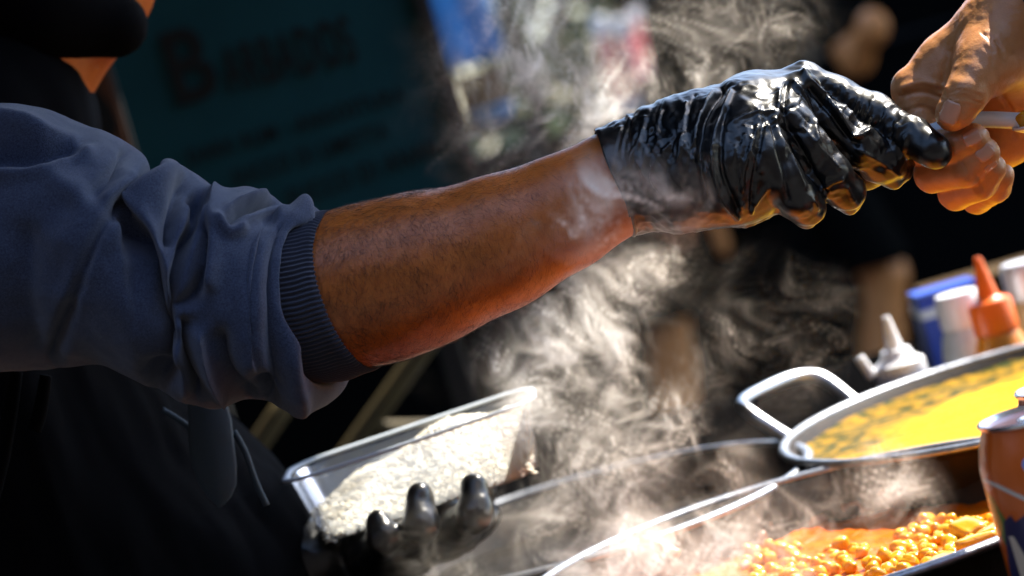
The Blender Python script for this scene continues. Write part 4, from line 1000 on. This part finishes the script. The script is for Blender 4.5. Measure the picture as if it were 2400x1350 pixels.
# ================================================================== CUSTOMER
cb_ = np.array([.95, 1.75, 0]); customer = empty('person', cb_)
pts = [P(2050, 0, 1.48), P(2050, 520, 1.62), P(2480, -60, 1.48), P(2480, 520, 1.65)]
lo = np.minimum.reduce(pts) - .01; hi = np.maximum.reduce(pts) + .01
h = SDF(lo, hi, .0013)
h.chain(pxchain([(2470, -60, 1.530, .033), (2400, 25, 1.545, .0315), (2345, 100, 1.547, .0310)]), .012)
h.chain(pxchain([(2345, 100, 1.55, .031), (2230, 155, 1.558, .021), (2142, 208, 1.558, .0140)]), .012)
h.chain(pxchain([(2345, 120, 1.566, .028), (2200, 228, 1.576, .0146)]), .010); h.chain(pxchain([(2360, 150, 1.578, .027), (2250, 250, 1.590, .0143)]), .010); h.chain(pxchain([(2380, 180, 1.585, .026), (2300, 280, 1.602, .0133)]), .010)
h.chain(pxchain([(2370, 130, 1.565, .028), (2378, 290, 1.592, .022), (2345, 330, 1.594, .018)]), .012)
h.chain(pxchain([(2300, 130, 1.545, .016), (2185, 258, 1.552, .0085)]), .012)
KF = .0022
h.chain(pxchain([(2142, 208, 1.558, .0140), (2148, 280, 1.555, .0126), (2162, 342, 1.546, .0122)]), .004); h.chain(pxchain([(2162, 342, 1.546, .0122), (2235, 345, 1.526, .0108), (2283, 324, 1.517, .0096)]), KF)
h.chain(pxchain([(2200, 228, 1.576, .0146), (2192, 330, 1.567, .0132), (2188, 408, 1.551, .0122)]), KF); h.chain(pxchain([(2188, 408, 1.551, .0122), (2262, 399, 1.529, .0108), (2310, 358, 1.520, .0094)]), KF)
h.chain(pxchain([(2250, 250, 1.590, .0143), (2246, 370, 1.580, .0128), (2240, 450, 1.562, .0116)]), KF); h.chain(pxchain([(2240, 450, 1.562, .0116), (2298, 432, 1.540, .0104), (2326, 394, 1.530, .0090)]), KF)
h.chain(pxchain([(2300, 280, 1.602, .0133), (2292, 390, 1.594, .0116), (2290, 464, 1.576, .0104)]), KF); h.chain(pxchain([(2290, 464, 1.576, .0104), (2334, 440, 1.553, .0094), (2348, 412, 1.543, .0082)]), KF)
h.chain(pxchain([(2352, 92, 1.535, .029), (2312, 150, 1.519, .0195), (2284, 188, 1.509, .0142)]), .010)
h.chain(pxchain([(2284, 188, 1.509, .0142), (2266, 218, 1.505, .0132), (2252, 240, 1.506, .0122), (2240, 260, 1.507, .0112), (2230, 270, 1.509, .0100)]), .003)
V, Q = h.mesh(); V = smooth_mesh(V, Q, 1); N = normals(V, Q)
cs = []
rs = random.Random(5)
for k in range(9): yy = 205 + k * 5.2; cs.append(([(2212, yy + 10 + rs.uniform(-3, 3)), (2255, yy + rs.uniform(-3, 3)), (2300, yy + 12 + rs.uniform(-3, 3))], 2.6, -.0008 if k % 2 else .0005))
for (x0, y0, x1, y1) in ((2300, 75, 2330, 120), (2320, 80, 2345, 130), (2335, 95, 2352, 140), (2310, 110, 2325, 150)): cs.append(([(x0, y0), ((x0 + x1) / 2 + 6, (y0 + y1) / 2 - 3), (x1, y1)], 3.2, -.0012))
cs += [([(2110, 225), (2160, 215), (2210, 232)], 5, -.0020), ([(2115, 205), (2165, 192), (2215, 205)], 7, .0018), ([(2120, 262), (2165, 250), (2205, 275)], 5, -.0016), ([(2225, 120), (2215, 160), (2205, 210)], 9, -.0022),
       ([(2225, 330), (2232, 350), (2230, 372)], 3, -.0008), ([(2255, 380), (2266, 398), (2268, 420)], 3, -.0008), ([(2175, 330), (2160, 350), (2150, 372)], 3, -.0006), ([(2290, 412), (2300, 430), (2302, 446)], 3, -.0007), ([(2350, 230), (2370, 260), (2380, 320)], 5, -.0015)]
V = folds(V, N, cs); V = V + N * ((fbm(V * 120, 3, 31) - .5) * .0012)[:, None]
fast_mesh('body', V, Q, skin_light, customer)
HVn = normals(V, Q); hpx, hpy, hpd = proj(V); HVv = V
def nail(px, py, qx, qy, w_, l_):
    near = np.hypot(hpx - px, hpy - py) < 9; near &= hpd < hpd[near].min() + .004
    c = HVv[near].mean(0); n_ = HVn[near].mean(0); n_ /= np.linalg.norm(n_)
    ax_ = P(px, py, 1.52) - P(qx, qy, 1.52); ax_ -= n_ * (ax_ @ n_); ax_ /= np.linalg.norm(ax_); s_ = np.cross(ax_, n_)
    V, F = [], []; n0 = 11
    for i in range(n0):
        for j in range(n0):
            u = -1 + 2 * i / (n0 - 1); v = -1 + 2 * j / (n0 - 1); k = math.sqrt(max(0, 1 - .45 * max(0, u) ** 4 - .55 * max(0, -u) ** 3))
            V.append(c + ax_ * (u * l_) + s_ * (v * w_ * k) + n_ * (.0011 - w_ * .30 * v * v * k * k - .0005 * u * u))
    for i in range(n0 - 1):
        for j in range(n0 - 1): F.append((i * n0 + j, i * n0 + j + 1, (i + 1) * n0 + j + 1, (i + 1) * n0 + j))
    o = mesh_obj('fingernail', V, F, nail_m, customer); so = o.modifiers.new('thickness', 'SOLIDIFY'); so.thickness = .0006; so.offset = -1
nail(2226, 264, 2252, 215, .0062, .0074); nail(2279, 322, 2235, 343, .0050, .0056); nail(2309, 358, 2264, 398, .0048, .0054); nail(2326, 396, 2298, 432, .0044, .0048)
slv = mat('customer_dark_sleeve', (.03, .03, .033), .9, bump=(700., .9, 4, .002), noise=(300., .2, (.09, .09, .095)))
st = [(2362, -8, 2442, 118, 1.545, .041, -10), (2374, -34, 2492, 114, 1.530, .043, -12), (2450, -130, 2600, 50, 1.485, .048, -6), (2700, -330, 2880, -110, 1.38, .056, 0), (3010, -560, 3210, -320, 1.26, .066, 0)]
V, Q, Cc = loft(st, 60, 72); Q = orient(V, Q, V.mean(0)); N = normals(V, Q); V = V + N * ((fbm(V * 60, 3, 41) - .5) * .006)[:, None]
o = fast_mesh('sleeve', V, Q, slv, customer); so = o.modifiers.new('thickness', 'SOLIDIFY'); so.thickness = .004; so.offset = -1
tag(customer, 'customer reaching in with a bare hand from a dark sleeve', 'person')

# ---- spoon with its load
spn = empty('plastic_spoon', P(2190, 305, 1.533))
path = [(2120, 328, 1.546), (2190, 307, 1.535), (2240, 292, 1.530), (2300, 280, 1.530), (2360, 281, 1.530), (2400, 284, 1.530)]
V, F = [], []
pp = [P(*q) for q in path]; pp = np.array(curve2([tuple(q) for q in pp], 6)); n = len(pp)
for k, p in enumerate(pp):
    w_ = .0034 + .0010 * math.sin(k / n * 3); t = pp[min(k + 1, n - 1)] - pp[max(k - 1, 0)]; t /= np.linalg.norm(t); s_ = np.cross(t, (0, 0, 1.)); s_ /= np.linalg.norm(s_); u_ = np.cross(s_, t)
    for (a, b_) in ((-1, .55), (-.75, -.35), (0, -.6), (.75, -.35), (1, .55), (.55, .35), (0, .05), (-.55, .35)): V.append(p + s_ * a * w_ + u_ * b_ * .0092)
for k in range(n - 1):
    for j in range(8): F.append((k * 8 + j, k * 8 + (j + 1) % 8, (k + 1) * 8 + (j + 1) % 8, (k + 1) * 8 + j))
F += [tuple(range(8)), tuple(range((n - 1) * 8, n * 8))[::-1]]
mesh_obj('handle', V, F, white_pl, spn)
bc = P(2448, 288, 1.530); V, F = [], []
for i in range(10):
    for j in range(24):
        r_ = i / 9; a = 2 * math.pi * j / 24; V.append(bc + np.array([.021 * r_ * math.cos(a), .0135 * r_ * math.sin(a), .007 * r_ * r_ - .006]))
for i in range(9):
    for j in range(24): F.append((i * 24 + j, i * 24 + (j + 1) % 24, (i + 1) * 24 + (j + 1) % 24, (i + 1) * 24 + j))
o = mesh_obj('bowl', V, F, white_pl, spn); so = o.modifiers.new('thickness', 'SOLIDIFY'); so.thickness = .0012
tag(spn, 'white plastic spoon passed between the glove and the bare hand', 'spoon')
for k, (dx, dy, dz) in enumerate(((-.0125, 0, .0062), (.002, .004, .004), (.001, -.006, .004), (-.002, 0, .010), (.011, 0, .005))):
    o = bpy.data.objects.new('chickpea', pms[k % 4]); sc.collection.objects.link(o); o.location = tuple(bc + np.array([dx, dy, dz])); o.scale = (.0056,) * 3; o.rotation_euler = (k, 2 * k, k)
    tag(o, 'yellow chickpea heaped on the white plastic spoon', 'chickpea', 'chickpeas on the spoon')

# ================================================================== STEAM
HX, HY, HZ = .0024, .0050, .0024
O = np.array([-.31, 1.30, .885]); TOP = np.array([.43, 2.02, 1.475])
nx, ny, nz = [int(math.ceil((TOP[i] - O[i]) / (HX, HY, HZ)[i])) for i in range(3)]
gx_ = (O[0] + np.arange(nx) * HX).astype(np.float32); gy_ = (O[1] + np.arange(ny) * HY).astype(np.float32); gz_ = (O[2] + np.arange(nz) * HZ).astype(np.float32)
# where steam hangs: soft balls (pixel, depth, radius m, strength), measured off the photograph
balls = [
    # main column from the pans up past the wrist
    (1400, 1330, 1.66, .050, .75), (1420, 1230, 1.68, .040, 1.0), (1390, 1120, 1.68, .034, 1.0), (1330, 1010, 1.68, .042, .85), (1420, 980, 1.70, .045, .75), (1290, 880, 1.66, .042, 1.0), (1230, 800, 1.64, .034, .6), (1400, 850, 1.66, .042, .95), (1350, 760, 1.62, .042, .95), (1470, 740, 1.62, .036, .65),
    (1430, 640, 1.60, .040, .9), (1540, 600, 1.57, .032, .6), (1590, 530, 1.50, .026, .7), (1530, 500, 1.45, .030, .9), (1440, 490, 1.44, .030, .45), (1390, 440, 1.44, .036, .22), (1310, 520, 1.44, .038, .34), (1330, 600, 1.44, .03, .3), (1620, 440, 1.44, .028, .45), (1450, 340, 1.44, .030, .2), (1180, 620, 1.44, .04, .10),
    # behind and above the arm
    (1320, 300, 1.66, .045, 1.1), (1250, 230, 1.68, .045, .75), (1400, 230, 1.70, .050, .28), (1300, 150, 1.70, .055, .85), (1230, 60, 1.72, .060, .85), (1400, 20, 1.72, .050, .30), (1600, 110, 1.70, .050, .5), (1640, 180, 1.68, .045, .52), (1760, 80, 1.70, .045, .5), (1880, 60, 1.70, .040, .22), (1150, 330, 1.70, .045, .32), (1080, 290, 1.72, .045, .20), (1000, 120, 1.74, .045, .08), (960, 330, 1.74, .045, .13), (1200, 420, 1.66, .035, .30), (1960, 40, 1.66, .03, .12),
    # thin wisps to the right
    (1680, 660, 1.64, .036, .26), (1760, 780, 1.66, .036, .28), (1650, 830, 1.68, .036, .28), (1850, 850, 1.68, .036, .36), (1780, 930, 1.70, .036, .30), (1920, 760, 1.68, .030, .22), (1980, 690, 1.68, .026, .20), (2010, 820, 1.68, .024, .26), (1600, 960, 1.70, .035, .40), (1560, 1040, 1.70, .03, .45), (1830, 620, 1.66, .03, .14),
    # over the stew
    (1720, 1100, 1.66, .026, .55), (1640, 1190, 1.64, .035, .65), (1560, 1290, 1.60, .040, .8), (1760, 1240, 1.60, .040, .75), (1880, 1270, 1.58, .040, .7), (1960, 1180, 1.60, .032, .75), (2080, 1120, 1.60, .030, .8), (2150, 1180, 1.58, .024, .55), (2060, 1230, 1.58, .030, .45), (1700, 1330, 1.56, .040, .75), (1850, 1340, 1.54, .030, .5), (1480, 1340, 1.62, .04, .8),
    # low left round the tub
    (1180, 1290, 1.68, .040, .36), (1060, 1310, 1.68, .036, .30), (940, 1300, 1.69, .034, .27), (820, 1320, 1.70, .034, .22), (720, 1335, 1.72, .028, .14), (1000, 1220, 1.69, .024, .12), (1130, 1200, 1.69, .024, .12), (1240, 1200, 1.70, .030, .45), (1050, 930, 1.86, .030, .16), (960, 900, 1.88, .028, .14), (1150, 860, 1.80, .030, .25)]
env = np.zeros((nx, ny, nz), np.float32)
for (x, y, d, r, s_) in balls:
    c = P(x, y, d).astype(np.float32); r *= .88; rm = r * 2.3
    ix = np.argwhere(np.abs(gx_ - c[0]) < rm).ravel(); iy = np.argwhere(np.abs(gy_ - c[1]) < rm).ravel(); iz = np.argwhere(np.abs(gz_ - c[2]) < rm).ravel()
    if min(len(ix), len(iy), len(iz)) == 0: continue
    e_ = (np.exp(-((gx_[ix] - c[0]) / r) ** 2)[:, None, None] * np.exp(-((gy_[iy] - c[1]) / (r * .8)) ** 2)[None, :, None] * np.exp(-((gz_[iz] - c[2]) / r) ** 2)[None, None, :])
    env[ix[0]:ix[-1] + 1, iy[0]:iy[-1] + 1, iz[0]:iz[-1] + 1] += (s_ * e_).astype(np.float32)
# keep clear of the box walls so that no face cuts the steam
for ax, nn in enumerate((nx, ny, nz)):
    k = np.minimum(np.arange(nn), nn - 1 - np.arange(nn)) / 8.0; k = np.clip(k, 0, 1); shp = [1, 1, 1]; shp[ax] = nn; env *= k.reshape(shp).astype(np.float32)
mask = env > .02
ijk = np.argwhere(mask).astype(np.float32)
p = ijk * np.array([HX, HY, HZ], np.float32) + O.astype(np.float32)
# swirling flow: curl of a random vector potential on a coarse lattice
ch = .010; cl = O - .10; cn_ = np.ceil((TOP - O + .2) / ch).astype(int)
cg = np.stack(np.meshgrid(*[cl[i] + np.arange(cn_[i]) * ch for i in range(3)], indexing='ij'), -1).astype(np.float32)
A = np.zeros(cg.shape, np.float32)
for sc_, am_ in ((.085, 1.0), (.042, .62), (.022, .30)):
    for k in range(3): A[..., k] += am_ * sc_ * gnoise(cg / np.float32(sc_), 5 + k * 7 + int(sc_ * 1000))
gA = [np.gradient(A[..., k], ch) for k in range(3)]
vel = np.stack([gA[2][1] - gA[1][2], gA[0][2] - gA[2][0], gA[1][0] - gA[0][1]], -1).astype(np.float32)
vel /= np.sqrt((vel ** 2).sum(-1)).mean()
def tri(G, q):
    f = (q - cl.astype(np.float32)) / np.float32(ch); f = np.clip(f, 0, np.array(cn_) - 1.001).astype(np.float32); i = f.astype(np.int32); f -= i
    flat = G.reshape(-1, 3); s1, s2 = G.shape[1] * G.shape[2], G.shape[2]; b0 = i[:, 0] * s1 + i[:, 1] * s2 + i[:, 2]; out = np.zeros_like(q)
    for dx in (0, 1):
        wx = f[:, 0] if dx else 1 - f[:, 0]
        for dy in (0, 1):
            wy = wx * (f[:, 1] if dy else 1 - f[:, 1])
            for dz in (0, 1): out += flat[b0 + dx * s1 + dy * s2 + dz] * (wy * (f[:, 2] if dz else 1 - f[:, 2]))[:, None]
    return out
q = p.copy()
for k in range(13):
    q -= tri(vel, q) * np.float32(.0062)
    if k == 6: q1 = q.copy()
sz_ = np.array([1, 1, .6], np.float32)
nA = gnoise(q * sz_ / np.float32(.048), 1); nB = gnoise(q1 * sz_ / np.float32(.030), 2); nC = gnoise(q1 * sz_ / np.float32(.055), 3); nD = gnoise(p / np.float32(.050), 4); nE = gnoise(q * sz_ / np.float32(.020), 6)
sheet1 = np.exp(-(nA / .036) ** 2) * np.clip(nC * 1.6 + .62, 0, 1.3); sheet2 = np.exp(-(nB / .060) ** 2) * np.clip(nE * 1.5 + .35, 0, 1.2)
soft = np.clip(nC * 1.3 + nE * .9 + nB * .6 + .42, 0, 1.5)
e1 = env[mask]
dens = e1 * (.34 * soft ** 1.8 + 1.05 * sheet1 + .62 * sheet2) * np.clip(e1 * 2.3 - .03, 0, 1.25) * np.clip(nD * 1.9 + .72, .10, 1.4)
dens = .55 * (np.maximum(dens, 0) / .55) ** 1.35
D = np.zeros((nx, ny, nz), np.float32); D[mask] = dens
me = bpy.data.meshes.new('steam'); me.vertices.add(nx * ny * nz)
me.attributes.new('density_value', 'FLOAT', 'POINT').data.foreach_set('value', D.ravel())
# two corner marks keep the object's own bounds right
co = np.zeros((nx * ny * nz, 3), np.float32); co[:] = (O + TOP) / 2; co[0] = O; co[-1] = TOP; me.vertices.foreach_set('co', co.ravel()); me.update()
steam = bpy.data.objects.new('steam', me); sc.collection.objects.link(steam)
vm = bpy.data.materials.new('warm_lit_vapour'); vm.use_nodes = True; nt = vm.node_tree; nt.nodes.clear()
out = nt.nodes.new('ShaderNodeOutputMaterial'); vs = nt.nodes.new('ShaderNodeVolumeScatter'); at = nt.nodes.new('ShaderNodeAttribute'); at.attribute_name = 'density'
mu = nt.nodes.new('ShaderNodeMath'); mu.operation = 'MULTIPLY'; mu.inputs[1].default_value = 30.0
vs.inputs['Color'].default_value = (.99, .91, .79, 1); vs.inputs['Anisotropy'].default_value = .15  # warm bounced light tinted into the colour; the vapour itself is white
nt.links.new(at.outputs['Fac'], mu.inputs[0]); nt.links.new(mu.outputs[0], vs.inputs['Density']); nt.links.new(vs.outputs[0], out.inputs['Volume'])
ng = bpy.data.node_groups.new('steam_grid', 'GeometryNodeTree')
ng.interface.new_socket('Geometry', in_out='INPUT', socket_type='NodeSocketGeometry'); ng.interface.new_socket('Geometry', in_out='OUTPUT', socket_type='NodeSocketGeometry')
gi = ng.nodes.new('NodeGroupInput'); go = ng.nodes.new('NodeGroupOutput'); vc = ng.nodes.new('GeometryNodeVolumeCube'); si = ng.nodes.new('GeometryNodeSampleIndex'); si.data_type = 'FLOAT'; si.domain = 'POINT'
na = ng.nodes.new('GeometryNodeInputNamedAttribute'); na.data_type = 'FLOAT'; na.inputs[0].default_value = 'density_value'
ps = ng.nodes.new('GeometryNodeInputPosition'); sb_ = ng.nodes.new('ShaderNodeVectorMath'); sb_.operation = 'SUBTRACT'; sb_.inputs[1].default_value = tuple(O)
dv = ng.nodes.new('ShaderNodeVectorMath'); dv.operation = 'DIVIDE'; dv.inputs[1].default_value = (HX, HY, HZ)
sx = ng.nodes.new('ShaderNodeSeparateXYZ'); Lk = ng.links.new
Lk(ps.outputs[0], sb_.inputs[0]); Lk(sb_.outputs[0], dv.inputs[0]); Lk(dv.outputs[0], sx.inputs[0])
def im(op, a, b):
    n_ = ng.nodes.new('ShaderNodeMath'); n_.operation = op
    for k_, v_ in enumerate((a, b)):
        if v_ is None: continue
        if isinstance(v_, (int, float)): n_.inputs[k_].default_value = v_
        else: Lk(v_, n_.inputs[k_])
    return n_.outputs[0]
def clampi(sck, hi_): return im('MINIMUM', im('MAXIMUM', im('ROUND', sck, None), 0.0), float(hi_))
# index arithmetic in integers (floats cannot hold millions exactly enough)
def ii(op, a, b):
    n_ = ng.nodes.new('FunctionNodeIntegerMath'); n_.operation = op
    for k_, v_ in enumerate((a, b)):
        if isinstance(v_, int): n_.inputs[k_].default_value = v_
        else: Lk(v_, n_.inputs[k_])
    return n_.outputs[0]
def toi(sck):
    n_ = ng.nodes.new('FunctionNodeFloatToInt'); n_.rounding_mode = 'ROUND'; Lk(sck, n_.inputs[0]); return n_.outputs[0]
ix_, iy_, iz_ = toi(clampi(sx.outputs[0], nx - 1)), toi(clampi(sx.outputs[1], ny - 1)), toi(clampi(sx.outputs[2], nz - 1))
idx = ii('ADD', ii('MULTIPLY', ii('ADD', ii('MULTIPLY', ix_, ny), iy_), nz), iz_)
Lk(gi.outputs[0], si.inputs['Geometry']); Lk(na.outputs[0], si.inputs['Value']); Lk(idx, si.inputs['Index']); Lk(si.outputs[0], vc.inputs['Density'])
vc.inputs['Min'].default_value = tuple(O); vc.inputs['Max'].default_value = tuple(O + np.array([nx - 1, ny - 1, nz - 1]) * np.array([HX, HY, HZ]))
vc.inputs['Resolution X'].default_value = nx; vc.inputs['Resolution Y'].default_value = ny; vc.inputs['Resolution Z'].default_value = nz
sm = ng.nodes.new('GeometryNodeSetMaterial'); sm.inputs['Material'].default_value = vm
Lk(vc.outputs[0], sm.inputs[0]); Lk(sm.outputs[0], go.inputs[0])
md = steam.modifiers.new('grid', 'NODES'); md.node_group = ng
me.materials.append(vm)
tag(steam, 'wispy white steam rising from the hot pans round the arm', 'steam'); steam['kind'] = 'stuff'
print('steam voxels', nx, ny, nz, int(mask.sum()))
